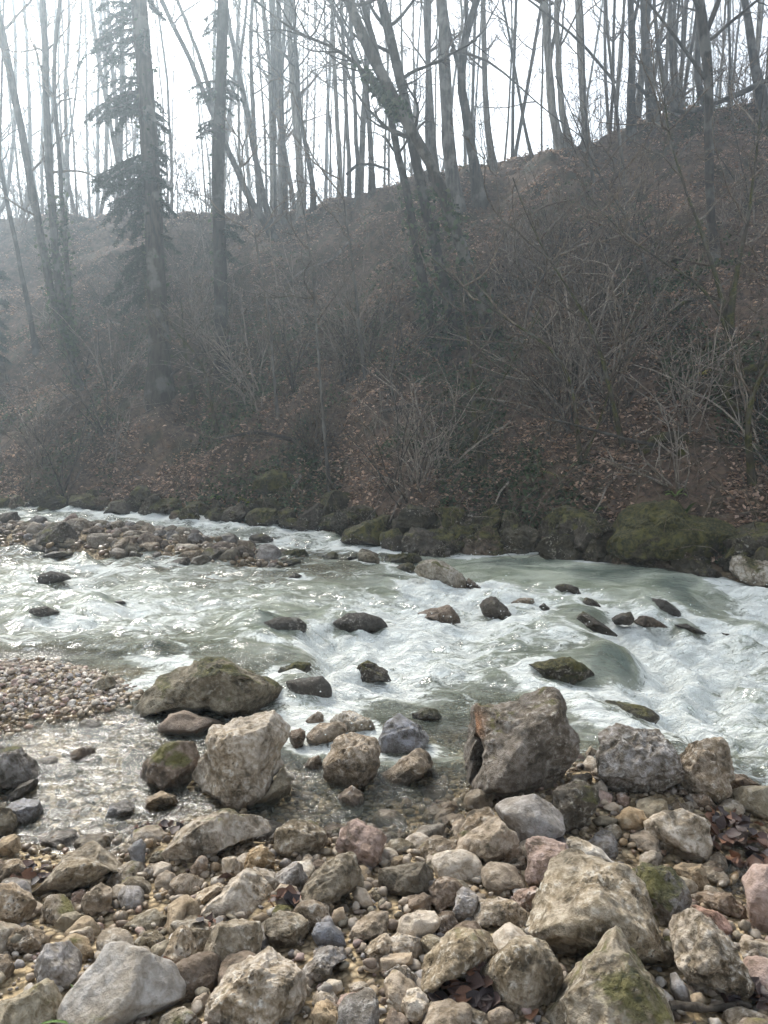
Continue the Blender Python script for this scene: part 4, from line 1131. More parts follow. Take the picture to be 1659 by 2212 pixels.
# ------------------------------------------------------------------ pebbles: uncountable, one object for each gravel patch
def pebble_field(name, label, n, xr, yr, ok, rr, seed, shade=1.0, lift=.3, sub=1, band=.10, keys=('tan', 'cream', 'pale', 'pink', 'grey', 'cream2', 'brown', 'tan', 'gold', 'olive', 'olive2', 'cream2')):
    rng = np.random.default_rng(seed)
    v0, f0 = ico(sub)
    variants = []
    for k in range(16):
        p = v0 * np.array([1, rng.uniform(.6, .95), rng.uniform(.4, .75)])
        p = p * (1 + .45 * perlin(v0 * 1.3 + rng.uniform(0, 30, 3)))[:, None]
        n_ = rng.normal(size=3); n_ /= np.linalg.norm(n_); pr = p @ n_
        p = p - n_ * (np.maximum(pr - pr.max() * .55, 0) * .9)[:, None]
        variants.append(p)
    cx = rng.uniform(*xr, n * 12); cy = rng.uniform(*yr, n * 12)
    g = ok(cx, cy) & (np.abs(cx) < .58 * cy + .2)
    cx, cy = cx[g][:n], cy[g][:n]
    n = len(cx)
    r = np.exp(math.log(rr[0]) + (math.log(rr[1]) - math.log(rr[0])) * rng.uniform(0, 1, n) ** 1.3)
    gz = ground(cx, cy); wz = water_base(cx, cy)
    V, Fc, C, Wt = [], [], [], []
    pal = np.array([PAL[k] for k in keys])
    for i in range(n):
        p = variants[rng.integers(16)] * r[i]
        a = rng.uniform(0, 6.28); ca, sa = math.cos(a), math.sin(a)
        tx = rng.normal() * .4; ct, st = math.cos(tx), math.sin(tx)
        y2 = p[:, 1] * ct - p[:, 2] * st; z2 = p[:, 1] * st + p[:, 2] * ct
        q = np.stack([p[:, 0] * ca - y2 * sa, p[:, 0] * sa + y2 * ca, z2], -1)
        q += (cx[i], cy[i], gz[i] + r[i] * lift + abs(rng.normal()) * r[i] * .5)
        V.append(q); Fc.append(f0 + i * len(v0))
        c = pal[rng.integers(len(pal))] * rng.uniform(.55, 1.1) * shade
        C.append(np.repeat(c[None], len(v0), 0))
        Wt.append(np.full(len(v0), float(np.clip(1.15 - (gz[i] - wz[i]) / band, 0, 1))))
    o = link(name, mesh_from(name, np.concatenate(V), np.concatenate(Fc), M_PEB, True, {'col': np.concatenate(C), 'wet': np.concatenate(Wt)}))
    tag(o, label, 'pebbles', kind='stuff')
pebble_field('near_bank_pebbles', 'mixed beige pebbles filling the gaps between rocks of the near bank', 5200, (-2, 2.4), (1.7, 4.1), near_bank, (.005, .027), 31)
pebble_field('gravel_spit_pebbles', 'pinkish beige pebbles of the gravel spit beside the long boulder', 4200, (-2.9, -.8), (3.4, 5.6), spit, (.004, .027), 32, 1.45, .1, 1, .02, ('pink', 'pale', 'cream', 'grey', 'olive2', 'cream2', 'tan', 'pale', 'brown'))
pebble_field('gravel_island_pebbles', 'beige gravel of the island upstream between its cobbles', 1200, (-8, .8), (6.5, 13), island, (.02, .06), 33)
pebble_field('pool_bed_pebbles', 'wet brown pebbles on the bed of the shallow pool', 1700, (-2.6, 2.0), (2.3, 5.0), pool, (.010, .034), 34, 1.05)

# ------------------------------------------------------------------ dead leaves on the near bank
def leaf_mesh(seed):
    rng = np.random.default_rng(900 + seed)
    s = np.linspace(0, 1, 7)
    w = .36 * np.sin(np.pi * s ** .8) * (1 + .12 * rng.normal(size=7)); w[0] = .02; w[-1] = .01
    curl = rng.uniform(.15, .7); bend = rng.uniform(-.5, .7)
    V = []
    for k in range(7):
        zc = bend * (s[k] - .5) ** 2
        V += [(s[k] - .5, -w[k], zc + curl * w[k] + .03 * rng.normal()), (s[k] - .5, 0, zc), (s[k] - .5, w[k], zc + curl * w[k] + .03 * rng.normal())]
    Fq = []
    for k in range(6):
        a = 3 * k
        Fq += [(a, a + 3, a + 4, a + 1), (a + 1, a + 4, a + 5, a + 2)]
    return mesh_from('leaf', np.array(V), np.array(Fq), M_LEAF)
LEAVES = [leaf_mesh(k) for k in range(7)]
LEAFCOL = [(.075, .048, .042), (.10, .06, .05), (.055, .042, .042), (.15, .085, .06), (.20, .10, .06), (.13, .09, .08), (.24, .12, .07), (.045, .034, .034)]

def leaf_drift(label, u, v, ru, rv, n, seed, size=(.05, .085), mound=.05, ring=0.0):
    rng = np.random.default_rng(seed)
    P, t = hit(u, v)
    rx = ru / F_PX * t
    ry = rv / F_PX * t / max(.25, (CAM[2] - P[2]) / np.hypot(P[1], CAM[2]))
    root = link('leaf_drift', None, None, P)
    tag(root, label, 'leaves', 'drifts of dead leaves')
    for k in range(n):
        a = rng.uniform(0, 6.28); q = math.sqrt(rng.uniform(0, 1))
        x = P[0] + math.cos(a) * q * rx; y = P[1] + math.sin(a) * q * ry
        z = float(surface([x], [y])[0]) + .015 + mound * (1 - q * q) * rng.uniform(.2, 1)
        s = rng.uniform(*size)
        o = link('leaf', LEAVES[rng.integers(len(LEAVES))], root, (x - P[0], y - P[1], z - P[2]), (rng.normal() * .45, rng.normal() * .45, rng.uniform(0, 6.28)), (s, s, s))
        c = np.array(LEAFCOL[rng.integers(len(LEAFCOL))]) * rng.uniform(.8, 1.3)
        o.color = (*c, 1)
leaf_drift('broad drift of dark wet leaves beside the cream holed block', 1610, 1845, 80, 60, 90, 1, (.05, .08), .09)
leaf_drift('heap of dark purple-brown leaves below the long blunt stone', 1015, 2150, 80, 45, 70, 2, (.045, .075), .07)
leaf_drift('handful of red-brown leaves between the cream shard and the notched boulder', 435, 2022, 40, 22, 24, 3, (.04, .06), .05)
leaf_drift('few brown leaves behind the rounded speckled boulder', 620, 1962, 36, 14, 14, 4, (.04, .06), .05)
leaf_drift('thin line of leaves along the pool edge by the standing slate pebble', 340, 1800, 60, 14, 22, 5, (.04, .065), .03)
leaf_drift('brown leaves strewn in the bottom corner beside the big pitted boulder', 1610, 2170, 55, 40, 34, 6, (.045, .07), .04)
leaf_drift('few wet leaves caught behind the lumpy tan boulder', 70, 1900, 45, 18, 14, 7, (.045, .07), .03)
leaf_drift('wet leaves lying over the pinkish rock', 1190, 1850, 45, 18, 18, 8, (.045, .07), .12)
def lone_leaf(label, u, v, up, seed, size=.065):
    rng = np.random.default_rng(seed)
    P, t = hit(u, v)
    d = ray(u, v)
    o = link('leaf', LEAVES[seed % len(LEAVES)], None, CAM + d * (t - up), (rng.normal() * .3 + .35, rng.normal() * .3, rng.uniform(0, 6.28)), (size,) * 3)
    o.color = (*np.array(LEAFCOL[seed % 8]), 1)
    tag(o, label, 'leaf', 'single dead leaves')
lone_leaf('brown oak leaf stuck against the cream shard', 365, 2088, .10, 12, .08)
lone_leaf('red-brown leaf at the front of the wedge-shaped rock', 38, 1902, .03, 20, .07)
lone_leaf('orange-brown leaf beside the peaked boulder at the bottom', 1150, 2195, .04, 14, .06)
lone_leaf('purple-brown leaf lying on the pink block', 812, 1808, .09, 16, .07)
lone_leaf('dark leaf behind the pale pointed boulder', 480, 1900, .04, 17, .07)

# dark stick at the bottom, snag in the pool
def stick(name, label, uv, r0, r1, mat, lift=.02, seed=0):
    rng = np.random.default_rng(seed)
    pts = []
    for u, v in uv:
        P, t = hit(u, v); pts.append(P + (0, 0, lift))
    pts = np.array(pts)
    base = pts[0].copy()
    T = Tubes()
    s = np.linspace(0, 1, len(pts)); ss = np.linspace(0, 1, len(pts) * 3)
    q = np.stack([np.interp(ss, s, pts[:, k]) for k in range(3)], -1) + rng.normal(size=(len(ss), 3)) * r0 * .25
    T.add(q - base, np.linspace(r0, r1, len(ss)) * (1 + .15 * rng.normal(size=len(ss))), 8)
    o = link(name, T.mesh(name, mat), None, base)
    tag(o, label, 'stick', 'sticks by the water')
stick('stick', 'dark wet stick lying along the bottom of the near bank', [(1445, 2196), (1530, 2200), (1625, 2192)], .012, .007, M_DARK, .03, 1)
stick('snag', 'dark snag of driftwood sticking out of the shallow pool', [(212, 1592), (245, 1578), (290, 1566)], .02, .012, M_DARK, .02, 2)

# ------------------------------------------------------------------ trees
def hill_only(x, y):
    return ground(x, y)

def crest_y(u):
    a = (u - CU) / F_PX / (CP + (CV - 350) / F_PX * SP)
    return float(np.interp(a, _cr[:, 0], _cr[:, 1]))

def grow(T, p, d, length, r, level, rng, up=.06, wob=.16, twigs=5, sides=5):
    n = max(3, int(5 + 2 * level))
    pts = wander(p, d, length, n, wob, up, rng)
    T.add(pts, np.linspace(r, r * .32, n + 1), sides)
    if level <= 0: return
    for k in range(twigs):
        s = rng.uniform(.25, .98)
        i = min(int(s * n), n - 1)
        q = pts[i] + (pts[i + 1] - pts[i]) * (s * n - i)
        td = pts[i + 1] - pts[i]; td = td / np.linalg.norm(td)
        side = rng.normal(size=3); side -= td * (side @ td); side /= np.linalg.norm(side)
        dd = td * rng.uniform(.45, 1.0) + side * rng.uniform(.5, 1.0)
        grow(T, q, dd, length * rng.uniform(.28, .55) * (1.15 - .5 * s), max(r * rng.uniform(.35, .55) * (1.1 - .5 * s), .0065), level - 1, rng, up, wob * 1.15, twigs, 4 if level > 1 else 3)

def fork_tree(name, label, stems, mat, cat='tree', group=None, dy=0.0, nb=16, blen=(.9, 2.2), tall=7.0, seed=0, ivy=0, base_uv=None, ground_hit=True, first=.28, bend=0):
    """stems: list of (polyline [(u, v) from base up], width at base, width at top); all from one root"""
    rng = np.random.default_rng(3000 + seed)
    u0, v0 = stems[0][0][0]
    P = None
    if dy == 0:
        P, t = hit(u0, v0, hill_only, 6.5)
    if P is None:
        y = crest_y(u0) + max(dy, .3)
        x = (u0 - CU) / F_PX * y
        P = np.array([x, y, float(ground([x], [y])[0])])
    Y = P[1]
    root = link(name, None, None, P)
    tag(root, label, cat, group)
    LAND.append((P[0], P[1], label, dy))
    T = Tubes(); B = Tubes(); I = []
    for si, (uv, w0, w1) in enumerate(stems):
        pts = np.array([at_y(u, v, Y + .15 * k * bend) for k, (u, v) in enumerate(uv)])
        if si == 0 and pts[0][2] > P[2]:
            pts = np.concatenate([[P], pts])
        last = pts[-1] - pts[-2]; last = last / np.linalg.norm(last)
        n_ext = 5
        reach = tall if pts[-1][2] > 8 or uv[-1][1] <= 30 else rng.uniform(1.0, 2.0)
        ext = wander(pts[-1], last + np.array([0, 0, .25]), reach, n_ext, .06, .05, rng)[1:]
        full = np.concatenate([pts, ext])
        r0 = w0 / F_PX * Y / 2 * .80; r1 = w1 / F_PX * Y / 2 * .80
        s = np.concatenate([[0], np.cumsum(np.linalg.norm(np.diff(full, axis=0), axis=1))])
        sp = s[len(pts) - 1]
        m = max(14, int(s[-1] / .45))
        ss = np.linspace(0, s[-1], m)
        q = np.stack([np.interp(ss, s, full[:, k]) for k in range(3)], -1)
        kk = np.array([1, 2, 1.]) / 4
        for _ in range(3):
            q[1:-1] = q[:-2] * .25 + q[1:-1] * .5 + q[2:] * .25
        q[1:-1] += rng.normal(size=(m - 2, 3)) * r0 * .10
        rad = np.where(ss < sp, r0 + (r1 - r0) * ss / max(sp, .1), r1 * (1 - .85 * (ss - sp) / max(s[-1] - sp, .1)))
        if si == 0:
            rad = rad * (1 + .55 * np.exp(-ss / .35))
            q = np.concatenate([[q[0] - np.array([0, 0, .5])], q]); rad = np.concatenate([[rad[0] * 1.3], rad])
        rad = rad * (1 + .05 * rng.normal(size=len(rad)))
        T.add(q - P, np.maximum(rad, .008), 9)
        nbi = max(3, int(nb * (.55 if name == 'hazel_tree' else 1.5) / len(stems)))
        for k in range(nbi):
            f = rng.uniform(first, .97)
            i = int(f * (len(q) - 2))
            td = q[i + 1] - q[i]; td = td / np.linalg.norm(td)
            az = rng.uniform(0, 2 * math.pi)
            side = np.array([math.cos(az), math.sin(az) * .6, rng.uniform(-.1, .35)])
            grow(B, q[i] - P, td * rng.uniform(.2, .8) + side, rng.uniform(*blen), max(min(rad[i] * .4, .05), .016), 2, rng, .05, .17, 4, 5)
        if ivy:
            for k in range(ivy):
                f = rng.uniform(0, .45) ** 2 * 1.2
                i = int(f * (len(q) - 1)); az = rng.uniform(0, 6.28)
                I.append(q[i] - P + rng.normal(size=3) * .06 + np.array([math.cos(az), math.sin(az), 0]) * rad[i] * rng.uniform(.9, 1.5) + (q[min(i + 1, len(q) - 1)] - q[i]) * rng.uniform(0, 1))
    link('trunk', T.mesh('trunk', mat), root)
    if not B.empty():
        link('crown', B.mesh('crown', M_TWIG if mat is not M_DARK else M_DARK), root)
    if I:
        link('ivy', leaf_cloud('ivy', np.array(I), (.035, .07), rng, IVYCOL, M_GREEN), root)
    return root

LAND = []
IVYCOL = 2.0 * np.array([(.020, .034, .014), (.030, .048, .020), (.016, .026, .013), (.045, .060, .028), (.055, .062, .035)])
LITTERCOL = 1.9 * np.array([(.20, .136, .095), (.26, .18, .13), (.13, .088, .064), (.30, .215, .16), (.17, .112, .08), (.22, .16, .125), (.09, .064, .05), (.34, .25, .185)])

def leaf_cloud(name, pts, size, rng, colours, mat, flat=0.0):
    """bent two-face leaves at the given points, one mesh"""
    n = len(pts)
    s = rng.uniform(size[0], size[1], n)
    nrm = rng.normal(size=(n, 3)); nrm[:, 2] = np.abs(nrm[:, 2]) + flat
    nrm /= np.linalg.norm(nrm, axis=1)[:, None]
    t = cross(nrm, rng.normal(size=(n, 3))); t /= np.linalg.norm(t, axis=1)[:, None]
    b = cross(nrm, t)
    S = s[:, None]
    a0 = pts - t * S; a1 = pts + t * S
    l = pts - b * S * .62 + nrm * S * .22; r = pts + b * S * .62 + nrm * S * .22
    V = np.stack([a0, l, a1, r], 1).reshape(-1, 3)
    i = np.arange(n) * 4
    Fc = np.concatenate([np.stack([i, i + 1, i + 2], -1), np.stack([i, i + 2, i + 3], -1)])
    c = colours[rng.integers(len(colours), size=n)] * rng.uniform(.7, 1.25, n)[:, None]
    return mesh_from(name, V, Fc, mat, False, {'col': np.repeat(c, 4, 0)})

# trunks that can be told apart in the photograph; survey pixels, base first
G = 'bare trees of the far slope'
fork_tree('beech_tree', 'pale multi-stemmed tree with a mossy leaning base at the left', [
  ([(172, 845), (150, 770), (118, 660), (100, 600), (88, 500), (72, 430), (40, 250), (18, 130), (-6, 20)], 22, 18),
  ([(150, 770), (132, 680), (118, 520), (108, 400), (100, 230), (96, 100), (92, 0)], 20, 17),
  ([(150, 760), (150, 650), (142, 520), (135, 470), (128, 330), (112, 180), (122, 60), (130, 0)], 14, 9)], M_BARK, group=G, nb=26, seed=1, ivy=500)
fork_tree('leaning_tree', 'thin dark tree leaning left beside the pale multi-stemmed one', [([(78, 758), (62, 660), (40, 560), (22, 470), (5, 380), (-20, 250), (-30, 150)], 13, 8)], M_DARK, group=G, nb=8, seed=2)
fork_tree('bare_tree', 'dark straight tree at the left edge of the picture', [([(10, 470), (30, 300), (35, 150), (30, 0)], 10, 7)], M_BARK, group=G, nb=10, seed=3, dy=1.5)
fork_tree('bare_tree', 'slim grey tree just right of the pale multi-stemmed one', [([(62, 445), (66, 300), (60, 150), (52, 0)], 11, 8)], M_BARK, group=G, nb=12, seed=4, dy=2.5)
fork_tree('bare_tree', 'thin twin-stemmed tree between the pale clump and the big conifer', [([(150, 455), (145, 330), (138, 200), (150, 60), (150, 0)], 11, 7), ([(145, 330), (165, 200), (175, 50)], 6, 4)], M_BARK, group=G, nb=16, seed=5, dy=1.0)
fork_tree('bare_tree', 'grey tree seen between the left conifer boughs', [([(225, 450), (232, 250), (228, 100), (224, 0)], 11, 8)], M_PALE, group=G, nb=10, seed=6, dy=3)
fork_tree('bare_tree', 'grey tree close behind the big conifer trunk', [([(262, 448), (250, 250), (240, 100), (232, 0)], 12, 8)], M_BARK, group=G, nb=10, seed=61, dy=2)
fork_tree('leaning_tree', 'dark forked tree leaning sharply across the second conifer', [
  ([(592, 515), (565, 480), (530, 410), (500, 345), (462, 255), (430, 170), (395, 95), (345, -5)], 17, 11),
  ([(462, 245), (450, 170), (415, 80), (380, -5)], 11, 8)], M_DARK, group=G, nb=14, seed=7)
fork_tree('bare_tree', 'curved dark tree with a fork right of the second conifer', [([(585, 500), (572, 440), (556, 360), (535, 250), (515, 150), (500, 90)], 17, 12), ([(515, 150), (530, 60), (535, 0)], 9, 6), ([(503, 95), (480, 40), (470, 0)], 8, 5)], M_DARK, group=G, nb=16, seed=8)
fork_tree('bare_tree', 'grey tree with a slight bend between two dark trunks left of centre', [([(562, 470), (552, 330), (545, 220), (540, 120), (545, 0)], 12, 9)], M_BARK, group=G, nb=12, seed=9, dy=.8)
fork_tree('bare_tree', 'straight dark trunk left of the silvery birch', [([(620, 440), (612, 330), (606, 200), (604, 80), (602, 0)], 16, 12)], M_DARK, group=G, nb=12, seed=10)
fork_tree('birch_tree', 'silvery pale birch trunk left of the picture centre', [([(655, 425), (645, 330), (636, 230), (628, 120), (622, 0)], 20, 15)], M_PALE, group=G, nb=12, seed=11)
fork_tree('bare_tree', 'dark bowed trunk right of the silvery birch', [([(683, 405), (668, 350), (652, 290), (645, 200), (640, 120), (632, 0)], 14, 9)], M_DARK, group=G, nb=12, seed=12)
fork_tree('bare_tree', 'leftmost of three slim trunks near the top centre', [([(738, 395), (730, 280), (722, 150), (716, 0)], 13, 10)], M_PALE, group=G, nb=12, seed=13, dy=.8)
fork_tree('bare_tree', 'middle one of three slim trunks near the top centre', [([(757, 392), (748, 250), (742, 120), (738, 0)], 12, 9)], M_BARK, group=G, nb=12, seed=14, dy=1.6)
fork_tree('bare_tree', 'rightmost of three slim trunks near the top centre', [([(775, 390), (768, 270), (762, 120), (756, 0)], 12, 9)], M_BARK, group=G, nb=12, seed=15, dy=.6)
fork_tree('bare_tree', 'dark trunk standing behind the leaning ivy-clad trees', [([(805, 392), (800, 300), (796, 200), (770, 110), (740, 60)], 15, 10)], M_DARK, group=G, nb=14, seed=16)
fork_tree('leaning_tree', 'big leaning trunk with ivy at its foot crossing the picture centre', [
  ([(1076, 752), (1040, 660), (1010, 580), (975, 460), (940, 370), (895, 290), (850, 220), (800, 110), (742, -5)], 30, 26),
  ([(868, 250), (800, 175), (760, 110), (700, 95), (650, 82)], 12, 6)], M_DARK, group=G, nb=16, seed=17, ivy=900, blen=(.8, 1.8))
fork_tree('leaning_tree', 'second leaning trunk close beside the big ivy-footed one', [([(995, 742), (960, 620), (930, 500), (905, 380), (885, 280), (868, 170), (845, 80), (818, -5)], 30, 23)], M_DARK, group=G, nb=14, seed=18, ivy=900, blen=(.8, 1.8))
fork_tree('leaning_tree', 'dark ivy-clad trunk left of the two leaning ones', [([(942, 752), (925, 680), (905, 560), (888, 450), (872, 380), (850, 300), (835, 180), (790, 30), (780, -5)], 27, 13)], M_DARK, group=G, nb=14, seed=19, ivy=900, blen=(.8, 1.8))
fork_tree('bare_tree', 'thick straight trunk right of the leaning pair', [([(985, 445), (972, 350), (965, 250), (960, 120), (955, 0)], 34, 28), ([(972, 108), (1010, 100), (1055, 125), (1100, 160), (1130, 200)], 8, 4)], M_BARK, group=G, nb=12, seed=20)
fork_tree('bare_tree', 'dark sinuous trunk with a Y fork right of the thick one', [([(1036, 425), (1025, 350), (1010, 270), (998, 200), (988, 140), (998, 90), (1015, 40), (1030, 0)], 28, 18), ([(990, 145), (975, 90), (962, 40), (950, 0)], 12, 9), ([(1000, 160), (1012, 80), (1008, 0)], 14, 9)], M_DARK, group=G, nb=14, seed=21)
fork_tree('bare_tree', 'slim trunk behind the leaning pair', [([(938, 360), (930, 200), (922, 100), (918, 0)], 15, 12)], M_BARK, group=G, nb=10, seed=22, dy=.5)
fork_tree('birch_tree', 'pale slim trunk right of the Y-forked one', [([(1056, 345), (1050, 250), (1046, 120), (1042, 0)], 17, 13)], M_PALE, group=G, nb=10, seed=23)
fork_tree('bare_tree', 'very thin stem standing alone on the rising skyline', [([(1136, 325), (1130, 250), (1108, 120), (1084, 0)], 8, 6)], M_BARK, group=G, nb=10, seed=24)
fork_tree('birch_tree', 'pale tree with warm bark on the skyline, left of a pair', [([(1195, 305), (1190, 200), (1184, 110), (1175, 0)], 22, 17), ([(1186, 150), (1200, 60), (1212, 0)], 10, 8)], M_PALE, group=G, nb=12, seed=25)
fork_tree('birch_tree', 'pale tree with warm bark on the skyline, right of a pair', [([(1214, 302), (1212, 200), (1204, 100), (1202, 0)], 17, 14)], M_PALE, group=G, nb=12, seed=26)
fork_tree('bare_tree', 'straight silver-grey trunk standing below the skyline', [([(1264, 322), (1260, 200), (1256, 100), (1250, 0)], 15, 12), ([(1258, 250), (1250, 120), (1246, 0)], 10, 8)], M_PALE, group=G, nb=12, seed=27)
fork_tree('bare_tree', 'thin forked tree left of the dark upright trunk on the ridge', [([(1348, 392), (1340, 300), (1330, 230), (1316, 120), (1305, 0)], 10, 7), ([(1332, 240), (1345, 120), (1350, 0)], 8, 6), ([(1330, 180), (1260, 90), (1200, 40), (1130, -5)], 8, 5)], M_BARK, group=G, nb=16, seed=28)
fork_tree('bare_tree', 'dark upright trunk on the ridge', [([(1363, 292), (1364, 200), (1368, 90), (1360, 0)], 21, 17), ([(1367, 60), (1380, 0)], 9, 8)], M_DARK, group=G, nb=12, seed=29)
fork_tree('bare_tree', 'brown trunk right of the dark upright one on the ridge', [([(1412, 268), (1404, 180), (1392, 90), (1385, 0)], 26, 18), ([(1398, 130), (1430, 95), (1460, 60)], 9, 5)], M_BARK, group=G, nb=12, seed=30)
fork_tree('candelabra_tree', 'tree with four upswept stems from one mossy stump on the ridge', [
  ([(1462, 248), (1440, 225), (1428, 170), (1418, 80), (1412, 0)], 16, 8), ([(1462, 240), (1450, 170), (1446, 80), (1448, 0)], 13, 9),
  ([(1462, 240), (1466, 180), (1452, 110), (1470, 0)], 10, 6), ([(1470, 240), (1482, 170), (1492, 120), (1500, 60)], 12, 7)], M_BARK, group=G, nb=18, seed=31)
fork_tree('bare_tree', 'stout leaning trunk right of the upswept clump on the ridge', [([(1495, 225), (1505, 150), (1508, 90), (1515, 0)], 16, 14)], M_BARK, group=G, nb=10, seed=32)
fork_tree('bare_tree', 'tall dark forked trunk rooted part way down the slope at the right', [
  ([(1545, 545), (1533, 470), (1528, 380), (1527, 310), (1535, 220), (1528, 120), (1520, 50), (1512, -5)], 20, 26),
  ([(1524, 75), (1540, 30), (1556, -5)], 15, 12), ([(1530, 180), (1490, 110), (1450, 70), (1400, 10)], 10, 6)], M_DARK, group=G, nb=18, seed=33)
fork_tree('bare_tree', 'leaning mossy trunk in the top corner at the right', [([(1652, 240), (1640, 170), (1620, 90), (1604, -5)], 24, 16)], M_DARK, group=G, nb=10, seed=34)
fork_tree('bare_tree', 'thin straight stem near the top corner at the right', [([(1578, 240), (1576, 120), (1574, 0)], 8, 6)], M_BARK, group=G, nb=10, seed=35)
fork_tree('bare_tree', 'slender sapling rising from the slope under the ridge', [([(1282, 392), (1270, 340), (1266, 300), (1262, 200), (1262, 60)], 7, 5)], M_BARK, group=G, nb=8, seed=36)

# small trees and stems rooted on the lower slope
G2 = 'small trees of the lower slope'
fork_tree('hazel_tree', 'thin dark stem with forks rising from the bank above the square ledge', [([(1255, 1010), (1250, 950), (1243, 880), (1240, 800), (1180, 730), (1100, 700)], 11, 6), ([(1262, 990), (1275, 960), (1285, 940)], 9, 5)], M_MOSSB, group=G2, nb=14, seed=40, blen=(.5, 1.3))
fork_tree('hazel_tree', 'straight grey stem standing on the bank right of the round mossy boulder', [([(712, 1062), (705, 980), (695, 880), (690, 780), (680, 660), (672, 560)], 9, 5)], M_BARK, group=G2, nb=10, seed=41, blen=(.5, 1.4), first=.3)
fork_tree('hazel_tree', 'dark crooked trunk in the tangle left of the huge mossy boulder', [([(1045, 1015), (1030, 950), (1020, 880), (1022, 800), (1010, 730)], 17, 8), ([(1025, 900), (1060, 860), (1100, 800)], 7, 4)], M_MOSSB, group=G2, nb=18, seed=42, blen=(.5, 1.5), first=.35)
fork_tree('hazel_tree', 'leaning mossy stem in the middle of the right slope', [([(1345, 965), (1325, 880), (1310, 800), (1290, 730), (1250, 650), (1210, 600)], 13, 6)], M_MOSSB, group=G2, nb=18, seed=43, blen=(.6, 1.8), first=.3)
fork_tree('hazel_tree', 'slim stem leaning left high on the right slope', [([(1590, 770), (1570, 690), (1548, 600), (1520, 500), (1480, 420)], 14, 7)], M_MOSSB, group=G2, nb=18, seed=44, blen=(.6, 1.8), first=.3)
fork_tree('hazel_tree', 'mossy forked stump with shoots near the right edge', [([(1580, 775), (1570, 720), (1575, 650), (1600, 560), (1620, 450)], 22, 8), ([(1572, 720), (1540, 640), (1500, 600), (1440, 575)], 10, 5)], M_MOSSB, group=G2, nb=22, seed=45, blen=(.6, 1.8), first=.3)
fork_tree('hazel_tree', 'bent dark trunk lower on the slope at the right edge', [([(1625, 1050), (1620, 960), (1600, 880), (1640, 800), (1680, 760)], 18, 10)], M_MOSSB, group=G2, nb=16, seed=46, blen=(.5, 1.4), first=.3)
fork_tree('hazel_tree', 'thin branching stem on the slope left of the leaning ivy trunks', [([(790, 820), (775, 700), (765, 600), (755, 520), (745, 440)], 9, 5)], M_BARK, group=G2, nb=18, seed=47, blen=(.7, 2.0), first=.25)
fork_tree('hazel_tree', 'short dark stem right of the big conifer base', [([(418, 870), (405, 800), (400, 765)], 12, 8), ([(420, 840), (450, 820), (470, 780)], 6, 4)], M_MOSSB, group=G2, nb=12, seed=48, blen=(.5, 1.3), first=.3)
fork_tree('hazel_tree', 'arching pale stem bowing over the slope right of centre', [([(1130, 860), (1120, 760), (1140, 640), (1180, 560), (1230, 520), (1300, 500)], 7, 4)], M_BARK, group=G2, nb=18, seed=49, blen=(.6, 1.6), first=.3)
fork_tree('hazel_tree', 'thin grey stem rising high between the ridge and the lower thicket', [([(1420, 700), (1400, 600), (1385, 520), (1330, 430), (1290, 380)], 8, 5)], M_BARK, group=G2, nb=18, seed=50, blen=(.6, 1.8), first=.2)
fork_tree('hazel_tree', 'slim mossy stem on the left slope behind the round mossy boulder', [([(470, 940), (455, 860), (440, 780), (400, 740)], 9, 5)], M_MOSSB, group=G2, nb=18, seed=51, blen=(.6, 1.6), first=.2)
fork_tree('hazel_tree', 'tall thin stem among the shrubs of the left slope', [([(600, 900), (590, 800), (585, 690), (560, 560), (540, 450)], 8, 5)], M_BARK, group=G2, nb=18, seed=52, blen=(.7, 1.8), first=.2)

